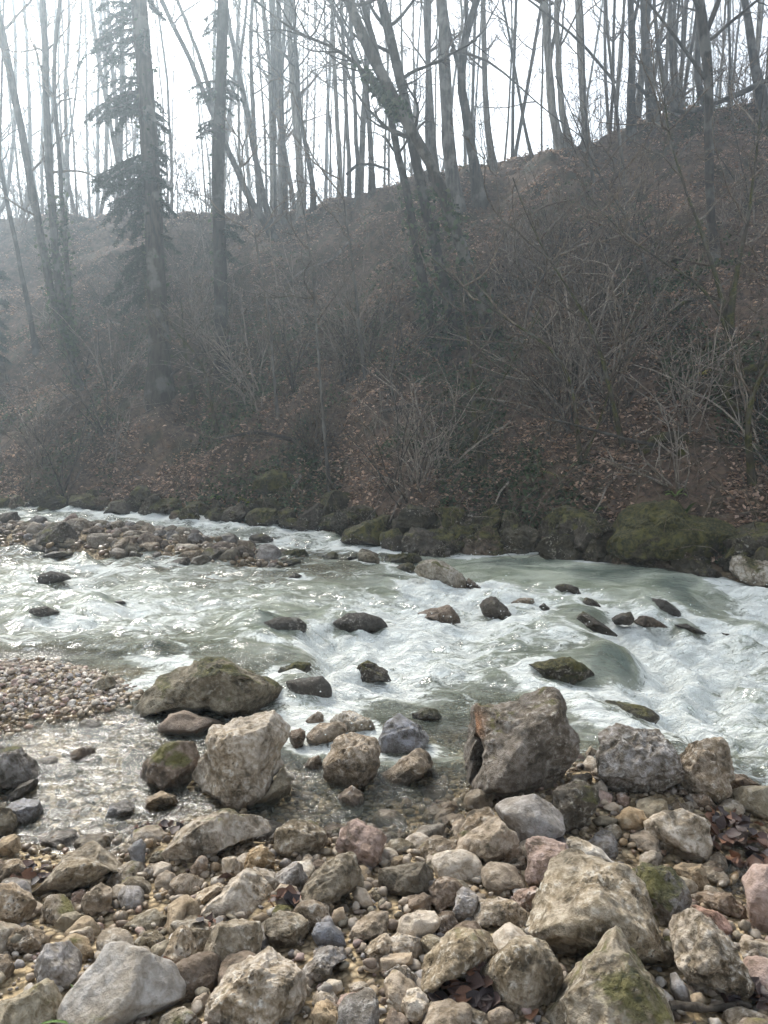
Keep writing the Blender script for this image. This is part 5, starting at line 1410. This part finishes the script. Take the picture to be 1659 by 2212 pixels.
# ------------------------------------------------------------------ conifers
NEEDLE = np.array([(.030, .046, .030), (.040, .060, .038), (.024, .036, .026), (.055, .075, .045)])
def conifer(name, label, uv, w0, w1, boughs, seed, ivy=0):
    rng = np.random.default_rng(seed)
    P, t = hit(*uv[0], hill_only, 6.5)
    Y = P[1]
    root = link(name, None, None, P)
    tag(root, label, 'tree', 'conifers of the far slope')
    LAND.append((P[0], P[1], label, 0))
    pts = np.array([P] + [at_y(u, v, Y) for u, v in uv[1:]])
    top = pts[-1] + (pts[-1] - pts[-2]) / np.linalg.norm(pts[-1] - pts[-2]) * 8
    full = np.concatenate([pts, [top]])
    s = np.concatenate([[0], np.cumsum(np.linalg.norm(np.diff(full, axis=0), axis=1))])
    ss = np.linspace(0, s[-1], 40)
    q = np.stack([np.interp(ss, s, full[:, k]) for k in range(3)], -1)
    r0, r1 = w0 / F_PX * Y / 2, w1 / F_PX * Y / 2
    rad = np.interp(ss, [0, s[len(pts) - 1], s[-1]], [r0, r1, r1 * .35]) * (1 + .5 * np.exp(-ss / .4))
    q0 = np.concatenate([[q[0] - (0, 0, .6)], q]); rd = np.concatenate([[rad[0] * 1.3], rad])
    T = Tubes(); T.add(q0 - P, rd * (1 + .03 * rng.normal(size=len(rd))), 12)
    link('trunk', T.mesh('trunk', M_DARK), root)
    B = Tubes(); N = []; D = []
    for (v, side, px, dens) in boughs:
        # side -1 to the left, +1 to the right; a fan of boughs round that azimuth
        z = at_y(CU, v, Y)[2]
        i = int(np.argmin(abs(q[:, 2] - z)))
        L0 = px / F_PX * Y
        for k in range(4):
            az = (math.pi if side < 0 else 0) + rng.normal() * .7
            L = L0 * rng.uniform(.5, 1.0)
            d = np.array([math.cos(az), math.sin(az), rng.uniform(-.25, .25)])
            bp = [q[i] + (0, 0, rng.normal() * .14)]
            for m in range(9):
                d = d + np.array([0, 0, -.10]) + rng.normal(size=3) * .05; d /= np.linalg.norm(d)
                bp.append(bp[-1] + d * L / 9)
            bp = np.array(bp)
            B.add(bp - P, np.linspace(.028, .006, 10), 4)
            for m in range(int(32 * dens)):
                f = rng.uniform(.12, 1) * 8.99
                j = int(f); p0 = bp[j] + (bp[j + 1] - bp[j]) * (f - j)
                td = bp[j + 1] - bp[j]; td /= np.linalg.norm(td)
                sd = cross(td, (0, 0, 1)); sd /= np.linalg.norm(sd)
                dd = td * .6 + sd * rng.choice([-1, 1]) * rng.uniform(.5, 1) + np.array([0, 0, -.55 + .3 * rng.normal()])
                l2 = L * rng.uniform(.12, .30) * (1.15 - f / 11)
                tw = wander(p0, dd, l2, 4, .12, -.06, rng)
                B.add(tw - P, np.linspace(.006, .003, 5), 3)
                nn = max(10, int(l2 / .010))
                a = rng.uniform(0, 3.99, nn); ai = a.astype(int)
                pp = tw[ai] + (tw[ai + 1] - tw[ai]) * (a - ai)[:, None]
                N.append(pp - P)
                tdn = np.repeat(((tw[-1] - tw[0]) / l2)[None], nn, 0)
                D.append(tdn * .5 + rng.normal(size=(nn, 3)) * np.array([.7, .7, .45]))
    tag(link('boughs', B.mesh('boughs', M_BARK), root), kind='stuff')
    N = np.concatenate(N); D = np.concatenate(D); D /= np.linalg.norm(D, axis=1)[:, None]
    L = rng.uniform(.045, .095, len(N))[:, None]
    sd = cross(D, rng.normal(size=D.shape)); sd /= np.linalg.norm(sd, axis=1)[:, None]
    V = np.stack([N - sd * .010, N + sd * .010, N + D * L], 1).reshape(-1, 3)
    Fc = np.arange(len(V)).reshape(-1, 3)
    c = NEEDLE[rng.integers(4, size=len(N))] * rng.uniform(.7, 1.3, len(N))[:, None]
    link('crown', mesh_from('crown', V, Fc, M_GREEN, False, {'col': np.repeat(c, 3, 0)}), root)
    if ivy:
        pts = []
        for k in range(ivy):
            i = int(rng.uniform(0, .45) * 39); az = rng.uniform(0, 6.28)
            pts.append(q[i] - P + np.array([math.cos(az), math.sin(az), 0]) * rad[i] * rng.uniform(1, 1.5) + (0, 0, rng.uniform(0, .3)))
        link('ivy', leaf_cloud('ivy', np.array(pts), (.03, .06), rng, IVYCOL, M_GREEN), root)
conifer('fir_tree', 'tall conifer with the thickest trunk and drooping boughs left of centre',
  [(346, 842), (342, 700), (333, 500), (325, 350), (312, 150), (300, 0)], 44, 32,
  [(30, -1, 170, 1.1), (60, -1, 150, .8), (75, -1, 140, .3), (205, -1, 150, 1.2), (235, -1, 160, 1.0), (190, -1, 120, .8), (225, 1, 55, .5), (290, 1, 60, .5), (340, -1, 150, 1.1), (370, -1, 160, 1.2),
   (400, -1, 155, 1.3), (420, -1, 130, 1.0), (330, 1, 60, .8), (365, 1, 65, .8), (390, 1, 60, .7), (430, 1, 55, .8), (445, -1, 150, 1.0), (520, -1, 130, .9), (560, -1, 150, .9), (600, -1, 130, 1.0), (640, -1, 120, .8), (480, 1, 60, .5), (-60, -1, 150, 1.0), (-60, 1, 140, 1), (-150, 1, 140, 1), (-150, -1, 140, 1), (-250, -1, 130, 1), (-250, 1, 130, 1)], 71, 300)
conifer('fir_tree', 'second conifer with a thinner trunk and sparse boughs',
  [(482, 828), (478, 700), (474, 500), (470, 400), (476, 200), (482, 0)], 30, 22,
  [(60, -1, 60, .3), (170, -1, 90, .4), (180, 1, 70, .4), (245, -1, 80, .4), (200, 1, 60, .4), (470, 1, 80, .5), (540, 1, 60, .4), (-80, -1, 110, .8), (-80, 1, 110, .8), (-180, 1, 110, .8), (-180, -1, 110, .8)], 72, 200)
conifer('fir_sapling', 'low green conifer at the left edge of the slope', [(-10, 800), (-8, 640), (-6, 560)], 10, 6, [(600, 1, 30, .8), (650, 1, 35, .8), (690, 1, 40, 1), (720, 1, 45, 1), (750, 1, 45, 1)], 73)

# ------------------------------------------------------------------ wood on the hilltop: copies of a few bare trees
def wood_tree(seed, h, r):
    rng = np.random.default_rng(4000 + seed)
    T = Tubes(); B = Tubes()
    q = wander((0, 0, -.4), (rng.normal() * .05, rng.normal() * .05, 1), h, 14, .03, .02, rng)
    rad = np.linspace(r, r * .25, 15)
    T.add(q, rad, 6)
    for k in range(24):
        i = rng.integers(2, 14)
        az = rng.uniform(0, 6.28)
        grow(B, q[i], (math.cos(az), math.sin(az), rng.uniform(.5, 1.4)), rng.uniform(.8, 2.4), max(rad[i] * .38, .010), 2, rng, .05, .14, 3, 4)
    return T.mesh('trunk', M_BARK if seed % 3 else M_PALE), B.mesh('crown', M_TWIG)
WOODR = (.035, .05, .065, .04, .08, .03, .055)
WOOD = [wood_tree(k, 13 + 3 * (k % 3), WOODR[k]) for k in range(7)]
rng = np.random.default_rng(81)
def where(x, y, hilltop=False, room=8):
    """where a thing stands, told by the nearest tree or bank rock"""
    marks = [(a, b, l) for a, b, l, dd in LAND]
    if not hilltop: marks += [(f[0], f[1], h[4]) for f, h in zip(hero_foot, HERO) if f[1] > float(bank_y(f[0])) - .9 and f[1] > 7]
    # compare by bearing as seen from the near bank first, then by distance
    k = min(range(len(marks)), key=lambda i: (abs(marks[i][0] / marks[i][1] - x / y) * 18 + .25 * abs(marks[i][1] - y)))
    a, b, l = marks[k]
    if y > b + 1.2: rel = 'behind'
    elif y < b - 1.2: rel = 'downhill of'
    else: rel = 'left of' if x / y < a / b else 'right of'
    return rel + ' the ' + (l if len(l.split()) <= room else short(l))
for k in range(150):
    u = rng.uniform(-60, 1720) if k % 3 else rng.uniform(-60, 800)
    near = k % 3 == 1
    y = crest_y(u) + (rng.uniform(.5, 4) if near else rng.uniform(4, 26))
    x = (u - CU) / F_PX * y
    z = float(ground([x], [y])[0])
    root = link('hilltop_tree', None, None, (x, y, z), (0, 0, rng.uniform(0, 6.28)))
    s = rng.uniform(.8, 1.25); root.scale = (s, s, s)
    wi = int(rng.integers(7))
    tag(root, '%s hilltop tree %s' % ('slender' if WOODR[wi] < .045 else 'fairly stout', where(x, y, True, 8)), 'tree', 'trees of the hilltop wood')
    tm, bm = WOOD[wi]
    link('trunk', tm, root); link('crown', bm, root)
# brush of saplings along the skyline
def brush(seed, h):
    rng = np.random.default_rng(4500 + seed)
    T = Tubes(); B = Tubes()
    for k in range(4):
        q = wander((rng.normal() * .12, rng.normal() * .12, -.2), (rng.normal() * .25, rng.normal() * .25, 1), h * rng.uniform(.6, 1), 8, .06, .02, rng)
        T.add(q, np.linspace(.014, .005, 9), 4)
        for m in range(7):
            i = rng.integers(2, 8); az = rng.uniform(0, 6.28)
            grow(B, q[i], (math.cos(az), math.sin(az), .9), h * rng.uniform(.12, .3), .006, 1, rng, .03, .16, 4, 3)
    return T.mesh('stems', M_TWIG), B.mesh('twigs', M_TWIG)
BRUSH = [brush(k, (2.2, 3.0, 4.2, 1.6)[k % 4]) for k in range(8)]
for k in range(120):
    u = rng.uniform(-40, 1700) if k % 2 else rng.uniform(-40, 760)
    y = crest_y(u) + rng.uniform(-1.2, 9)
    x = (u - CU) / F_PX * y
    sm, tm = BRUSH[rng.integers(8)]
    o = link('sapling', sm, None, (x, y, float(ground([x], [y])[0])), (0, 0, rng.uniform(0, 6.28)), (rng.uniform(.8, 1.3),) * 3)
    tag(link('twigs', tm, o), kind='stuff')
    tag(o, 'thin leafless skyline sapling %s' % where(x, y, True, 9), 'sapling', 'saplings along the skyline')

# ------------------------------------------------------------------ shrubs on the slope
def shrub(seed):
    rng = np.random.default_rng(5000 + seed)
    T = Tubes(); B = Tubes()
    h = rng.uniform(1.2, 2.6)
    for k in range(rng.integers(5, 10)):
        az = rng.uniform(0, 6.28); lean = rng.uniform(.1, .9)
        q = wander((rng.normal() * .08, rng.normal() * .08, -.15), (math.cos(az) * lean, math.sin(az) * lean, 1), h * rng.uniform(.6, 1.1), 9, .10, -.03, rng)
        r = rng.uniform(.009, .018)
        T.add(q, np.linspace(r, .005, 10), 4)
        for m in range(5):
            i = rng.integers(2, 9)
            td = q[i] - q[i - 1]; td /= np.linalg.norm(td)
            grow(B, q[i], td * .8 + rng.normal(size=3) * .6, h * rng.uniform(.2, .5), r * .6, 0, rng, -.01, .16, 3, 3)
    return T.mesh('stems', (M_DARK, M_STEM, M_TWIG)[seed % 3]), B.mesh('twigs', (M_TWIG, M_STEM, M_TWIG)[seed % 3])
SHRUB = [shrub(k) for k in range(10)]
rng = np.random.default_rng(91)
n_s = 0
while n_s < 135:
    u = rng.uniform(-40, 1700); v = rng.uniform(330, 1100)
    P, t = hit(u, v, hill_only, 6.5)
    if P is None or P[1] - float(bank_y(P[0])) < .5: continue
    if P[1] > 22: continue
    keep = .45 if u < 450 else (.8 if u < 900 else 1)
    if rng.random() > keep: continue
    if any(abs(a / b_ - P[0] / P[1]) < .035 and -.3 < b_ - P[1] < 3.0 for a, b_, _, dd in LAND): continue
    n_s += 1
    sm, tm = SHRUB[rng.integers(10)]
    s = rng.uniform(.6, 1.15)
    o = link('bare_shrub', sm, None, (P[0], P[1], P[2] - .02), (rng.normal() * .12, rng.normal() * .12 , rng.uniform(0, 6.28)), (s, s, s))
    tag(link('twigs', tm, o), kind='stuff')
    ht = 'low on' if P[2] < 2.2 else ('half way up' if P[2] < 5 else 'high on')
    tag(o, 'bare shrub %s the slope %s' % (ht, where(P[0], P[1], False, 6 if ht == 'half way up' else 7)), 'shrub', 'bare shrubs of the slope')

# ------------------------------------------------------------------ uncountable cover of the slope
def slope_points(n, seed, tmin=.25, ymax=26, noise=None, keep=None):
    rng = np.random.default_rng(seed)
    m = n * 6
    y = 7.2 + (ymax - 7.2) * rng.uniform(0, 1, m) ** 1.5
    x = rng.uniform(-.56, .56, m) * y
    t = y - bank_y(x)
    ok = t > tmin
    if noise is not None:
        ok &= noise(x, y, t) > rng.uniform(0, 1, m)
    x, y = x[ok][:n], y[ok][:n]
    return np.stack([x, y, ground(x, y)], -1), rng
lit = lambda x, y, t: .10 + .9 * sstep(-.16, .16, fbm(xyz(x * .8, y * .8, 9.1), 3))
pts, r_ = slope_points(75000, 101, .2, 26, lit)
o = link('leaf_litter', leaf_cloud('leaf_litter', pts + np.stack([0 * pts[:, 0], 0 * pts[:, 0], r_.uniform(.005, .05, len(pts))], -1), (.02, .048), r_, LITTERCOL, M_LITTER, 1.2))
tag(o, 'pinkish brown fallen leaves covering the far slope', 'leaves', kind='stuff')
ivn = lambda x, y, t: sstep(.0, .22, fbm(xyz(x * .55, y * .55, 3.3), 3)) * (.35 + .65 * (t < 6))
pts, r_ = slope_points(34000, 102, .2, 20, ivn)
hh = r_.uniform(0, 1, len(pts)) ** 2 * .35 * (.5 + fbm(xyz(pts[:, 0] * 2, pts[:, 1] * 2), 2))
o = link('ground_ivy', leaf_cloud('ground_ivy', pts + np.stack([0 * hh, 0 * hh, .02 + np.maximum(hh, 0)], -1), (.02, .042), r_, IVYCOL, M_GREEN, .3))
tag(o, 'dark ivy spreading over the far slope and bank', 'ivy', kind='stuff')
pts, r_ = slope_points(2300, 103, .3, 22)
T = Tubes()
for p in pts:
    az = r_.uniform(0, 6.28)
    L = r_.uniform(.25, 1.1)
    q = wander(p, (math.cos(az) * .6, math.sin(az) * .6, r_.uniform(.2, 1.2)), L, 5, .22, -.08, r_)
    T.add(q, np.linspace(r_.uniform(.005, .010), .003, 6), 3)
o = link('undergrowth', T.mesh('undergrowth', M_TWIG))
tag(o, 'tangle of brambles and dead stalks over the far slope', 'undergrowth', kind='stuff')

# ------------------------------------------------------------------ mossy logs and roots near the right of the bank
def log(name, label, uv, w0, w1, lift, seed, mat=None, cat='log', toward=0.0, twigs=0):
    rng = np.random.default_rng(seed)
    P, t = hit(*uv[0], hill_only, 6.5)
    if P is None:
        y = crest_y(uv[0][0]) - .8
        P = np.array([(uv[0][0] - CU) / F_PX * y, y, 0]); P[2] = float(ground(P[:1], P[1:2])[0])
    Y = P[1]
    pts = np.array([at_y(u, v, Y - toward * k) for k, (u, v) in enumerate(uv)])
    pts[:, 2] += lift
    s = np.linspace(0, 1, len(pts)); ss = np.linspace(0, 1, 5 * len(pts))
    q = np.stack([np.interp(ss, s, pts[:, k]) for k in range(3)], -1)
    for _ in range(3): q[1:-1] = q[:-2] * .25 + q[1:-1] * .5 + q[2:] * .25
    T = Tubes()
    r0, r1 = w0 / F_PX * Y / 2, w1 / F_PX * Y / 2
    T.add(q - P, np.linspace(r0, r1, len(q)) * (1 + .12 * rng.normal(size=len(q))), 9)
    o = link(name, T.mesh(name, mat or M_MOSSB), None, P)
    if twigs:
        B = Tubes()
        for k in range(twigs):
            i = rng.integers(2, len(q) - 1); td = q[i] - q[i - 1]; td /= np.linalg.norm(td)
            grow(B, q[i] - P, td * .7 + rng.normal(size=3) * .6, rng.uniform(.3, 1.1), max(r0 * .3, .006), 1, rng, .02, .2, 4, 3)
        tag(link('twigs', B.mesh('twigs', M_TWIG), o), kind='stuff')
    tag(o, label, cat, 'mossy logs and low branches')
log('mossy_log', 'thick mossy root arching above the huge mossy boulder', [(1385, 985), (1420, 955), (1470, 950), (1500, 975), (1520, 1020), (1580, 1080)], 22, 26, .05, 1)
log('mossy_log', 'mossy log slanting down behind the huge mossy boulder', [(1465, 980), (1490, 1020), (1540, 1060), (1600, 1085)], 24, 18, .05, 2)
log('mossy_log', 'bowed mossy bough near the right edge above the roots', [(1600, 925), (1570, 880), (1560, 860), (1600, 820), (1665, 800)], 20, 14, .1, 3, twigs=6)
log('mossy_log', 'low mossy bough arching half way up the right slope', [(1420, 800), (1470, 775), (1520, 765), (1560, 785), (1590, 810)], 14, 10, .1, 4, twigs=6)
log('mossy_log', 'mossy bough high on the right slope', [(1440, 690), (1480, 665), (1530, 655), (1580, 670)], 10, 7, .1, 5, twigs=6)
log('low_branch', 'long dark branch sagging across the upper right slope', [(1668, 255), (1600, 290), (1540, 315), (1480, 335), (1430, 325), (1390, 295), (1370, 275)], 11, 6, .9, 6, M_DARK, 'branch', .1, 18)
log('low_branch', 'long thin branch reaching over the bank right of centre', [(1420, 980), (1330, 960), (1240, 935), (1150, 915), (1080, 890)], 7, 3, .1, 7, M_BARK, 'branch', .15, 14)
log('low_branch', 'pale zigzag branch hanging from the thicket right of centre', [(1240, 830), (1225, 790), (1180, 775), (1100, 762), (1000, 760), (880, 745)], 5, 2, .15, 8, M_TWIG, 'branch', .15, 22)
log('low_branch', 'pale forked branch hanging in the centre left of the leaning trunks', [(760, 545), (720, 590), (660, 610), (620, 640)], 6, 3, .3, 9, M_PALE, 'branch', .2, 22)
log('low_branch', 'arched mossy branch below the skyline near the centre', [(748, 395), (770, 375), (800, 372), (840, 385)], 7, 5, .2, 10, M_DARK, 'branch', .1, 10)
log('low_branch', 'thin leaning dead branch crossing the left slope', [(330, 850), (400, 800), (440, 770), (530, 740)], 6, 3, .1, 11, M_BARK, 'branch', .1, 10)
log('low_branch', 'bundle of bare twigs drooping over the bank by the upper rapids', [(650, 1040), (620, 1090), (590, 1130), (560, 1150)], 6, 3, .1, 12, M_PALE, 'branch', .12, 10)

for k, uv in enumerate([[(560, 770), (620, 800), (690, 838)], [(1150, 640), (1230, 655), (1320, 640)], [(820, 900), (900, 880), (985, 905)], [(1480, 560), (1400, 590), (1330, 640)], [(230, 700), (290, 720), (380, 770)], [(1180, 860), (1120, 830), (1040, 815)], [(640, 960), (560, 940), (470, 955)]]):
    P_ = hit(*uv[0], hill_only, 6.5)[0]
    log('fallen_branch', 'fallen dead branch lying on the slope %s' % where(P_[0], P_[1], False, 7), uv, 9, 5, .06, 50 + k, (M_DARK, M_STEM, M_BARK)[k % 3], 'branch', 0, 7)

# ------------------------------------------------------------------ plants on the far bank and the grass tuft
def frond(length, width, n, rng, droop, colr):
    """one fern frond: rib with paired leaflets"""
    V, Fc = [], []
    s = np.linspace(0, 1, n)
    pos = np.stack([s * length, 0 * s, length * (.55 * s - droop * s * s)], -1)
    for k in range(1, n):
        w = width * math.sin(math.pi * min(.12 + .88 * s[k], 1)) + .004
        for sd in (-1, 1):
            b = len(V)
            V += [pos[k] + (-.35 * length / n, 0, 0), pos[k] + (.35 * length / n, 0, 0), pos[k] + (.25 * length / n, sd * w, -.12 * w), pos[k] + (-.1 * length / n, sd * w * .9, -.12 * w)]
            Fc.append((b, b + 1, b + 2, b + 3))
    return mesh_from('frond', np.array(V), np.array(Fc), M_GREEN, False, {'col': np.repeat(np.array([colr]) , len(V), 0) * rng.uniform(.8, 1.2, (len(V), 1))})
def strap(length, width, rng, droop, colr):
    s = np.linspace(0, 1, 8); V, Fc = [], []
    for k in range(8):
        w = width * math.sin(math.pi * (.1 + .88 * s[k])) ** .6
        z = length * (.9 * s[k] - droop * s[k] ** 2)
        V += [(s[k] * length * .8, -w, z + .3 * w), (s[k] * length * .8, 0, z), (s[k] * length * .8, w, z + .3 * w)]
    for k in range(7):
        a = 3 * k
        Fc += [(a, a + 3, a + 4, a + 1), (a + 1, a + 4, a + 5, a + 2)]
    return mesh_from('leaf', np.array(V), np.array(Fc), M_GREEN, True, {'col': np.repeat(np.array([colr]), len(V), 0)})
def plant(name, label, cat, u, v, kind, n, size, colr, seed, part):
    rng = np.random.default_rng(seed)
    P, t = hit(u, v)
    root = link(name, None, None, P + (0, 0, .01))
    tag(root, label, cat, 'green plants by the water')
    for k in range(n):
        s = size * rng.uniform(.7, 1.15)
        me = frond(s, s * .16, 12, rng, rng.uniform(.3, .9), colr) if kind == 'fern' else strap(s, s * (.13 if kind == 'strap' else (.022 if kind == 'grass' else .42)), rng, rng.uniform(.35, .95), np.array(colr) * rng.uniform(.75, 1.25))
        link(part, me, root, (0, 0, 0), (rng.normal() * .15, rng.normal() * .15, 6.28 * k / n + rng.normal() * .3))
plant('grass_tuft', 'tuft of green grass in front of the grey dome-shaped boulder', 'grass', 190, 2236, 'grass', 15, .17, (.10, .17, .045), 1, 'blade')
plant('fern', 'small yellow fern on the bank above the slanting mossy rock', 'fern', 1215, 1035, 'fern', 5, .28, (.26, .23, .045), 2, 'frond')
plant('hartstongue_fern', 'green strap-leaved fern beside the slanting mossy rock', 'fern', 1292, 1108, 'strap', 6, .22, (.09, .15, .04), 3, 'leaf')
plant('hartstongue_fern', 'bright green strap-leaved fern on top of the huge mossy boulder', 'fern', 1458, 1076, 'strap', 6, .2, (.14, .21, .05), 4, 'leaf')
plant('hartstongue_fern', 'strap-leaved fern low on the face of the huge mossy boulder', 'fern', 1480, 1112, 'strap', 6, .22, (.08, .13, .04), 5, 'leaf')
plant('broadleaf_plant', 'yellow-green broad-leaved plant on the far bank left of the round boulder', 'plant', 532, 1086, 'broad', 5, .16, (.32, .33, .06), 6, 'leaf')
plant('broadleaf_plant', 'bright green broad-leaved plant left of the yellow-green one', 'plant', 470, 1080, 'broad', 5, .16, (.18, .27, .06), 7, 'leaf')
plant('broadleaf_plant', 'pale yellow plant low at the waterline of the far bank', 'plant', 498, 1112, 'broad', 4, .13, (.34, .30, .09), 8, 'leaf')
plant('hartstongue_fern', 'dark strap-leaved fern in the thicket above the square ledge', 'fern', 1262, 1010, 'strap', 7, .22, (.06, .10, .035), 9, 'leaf')
plant('broadleaf_plant', 'few yellow leaves on a sprout near the right edge of the slope', 'plant', 1518, 812, 'broad', 4, .12, (.36, .31, .06), 10, 'leaf')

# ------------------------------------------------------------------ broken mossy ledges along the far waterline
def ledge_mesh(seed):
    rng = np.random.default_rng(7000 + seed)
    v, f = ico(4)
    p = v * np.array([1.0, rng.uniform(.6, .8), rng.uniform(.55, .8)])
    for _ in range(12):
        n = rng.normal(size=3); n[2] *= .6; n /= np.linalg.norm(n)
        pr = p @ n
        p = p - n * (np.maximum(pr - pr.max() * rng.uniform(.5, .8), 0) * .95)[:, None]
    nd = p / np.linalg.norm(p, axis=1)[:, None]
    q = v * 1.4 + rng.uniform(0, 40, 3)
    p = p + nd * (.13 * fbm(q, 4) + .09 * (fbm(q * 2.3 + 5, 3, .55, True) - .3) - .16 * np.maximum(perlin(q * 2.6) - .18, 0))[:, None]
    wet = sstep(-.15, -.42, p[:, 2])
    return mesh_from('bank_rock', p, f, M_ROCK, True, {'wet': wet})
LEDGE = [ledge_mesh(k) for k in range(8)]
rng = np.random.default_rng(95)
for k in range(58):
    u = -30 + 1720 * (k + rng.uniform(-.3, .3)) / 58
    vb = float(np.interp(u, [q[0] for q in BANK], [q[1] for q in BANK]))
    P = _wat(u, vb)
    back = rng.choice([.08, .25, .45])
    s = rng.uniform(.16, .40) * (.8 if u < 700 else 1.15)
    x, y = P[0], P[1] + back
    o = link('bank_rock', LEDGE[rng.integers(8)], None, (x, y, P[2] + s * rng.uniform(-.1, .28) + back * .35), (rng.normal() * .2, rng.normal() * .2, rng.uniform(0, 6.28)), (s * rng.uniform(1, 1.5), s * rng.uniform(.8, 1.2), s * rng.uniform(.8, 1.25)))
    c = np.array(PAL[('dark', 'moss', 'dark2', 'brown', 'moss')[rng.integers(5)]]) * rng.uniform(.7, 1.1)
    o.color = (*c, rng.uniform(.25, .6)); o.pass_index = 10
    tag(o, 'broken mossy ledge rock at the far waterline %s' % where(x, y, False, 5), 'rock', 'ledge rocks of the far bank')
for k, (u, v, L) in enumerate([(1010, 1085, 1), (1100, 1060, 1), (1190, 1075, 1), (1330, 1050, 1), (1560, 1070, 1), (880, 1080, 1), (740, 1075, 1)]):
    log('low_branch', 'thin bare branch drooping over the far waterline %s' % where(*hit(u, v, hill_only, 6.5)[0][:2], False, 5), [(u, v), (u - 20, v + 20), (u - 35, v + 60), (u - 60, v + 95)], 5, 2, .12, 30 + k, (M_TWIG, M_STEM)[k % 2], 'branch', .14, 9)

# ------------------------------------------------------------------ misty backlit air
def haze_box():
    x0, x1, y0, y1, z0, z1 = -112, 112, -42, 162, float(gv[:, 2].min()) - 1.0, 27.0
    V = np.array([(x, y, z) for x in (x0, x1) for y in (y0, y1) for z in (z0, z1)])
    Fc = np.array([(0, 1, 3, 2), (4, 6, 7, 5), (0, 4, 5, 1), (2, 3, 7, 6), (0, 2, 6, 4), (1, 5, 7, 3)])
    m = bpy.data.materials.new('misty_air'); m.use_nodes = True
    n = m.node_tree.nodes; n.clear()
    out = n.new('ShaderNodeOutputMaterial'); pv = n.new('ShaderNodeVolumePrincipled')
    pv.inputs['Color'].default_value = (.72, .87, .99, 1)
    pv.inputs['Density'].default_value = .0080
    pv.inputs['Anisotropy'].default_value = .70
    m.node_tree.links.new(pv.outputs[0], out.inputs['Volume'])
    o = link('haze', mesh_from('haze', V, Fc, m, False))
    tag(o, 'pale mist in the air over the river and slope', 'haze', kind='stuff')
haze_box()
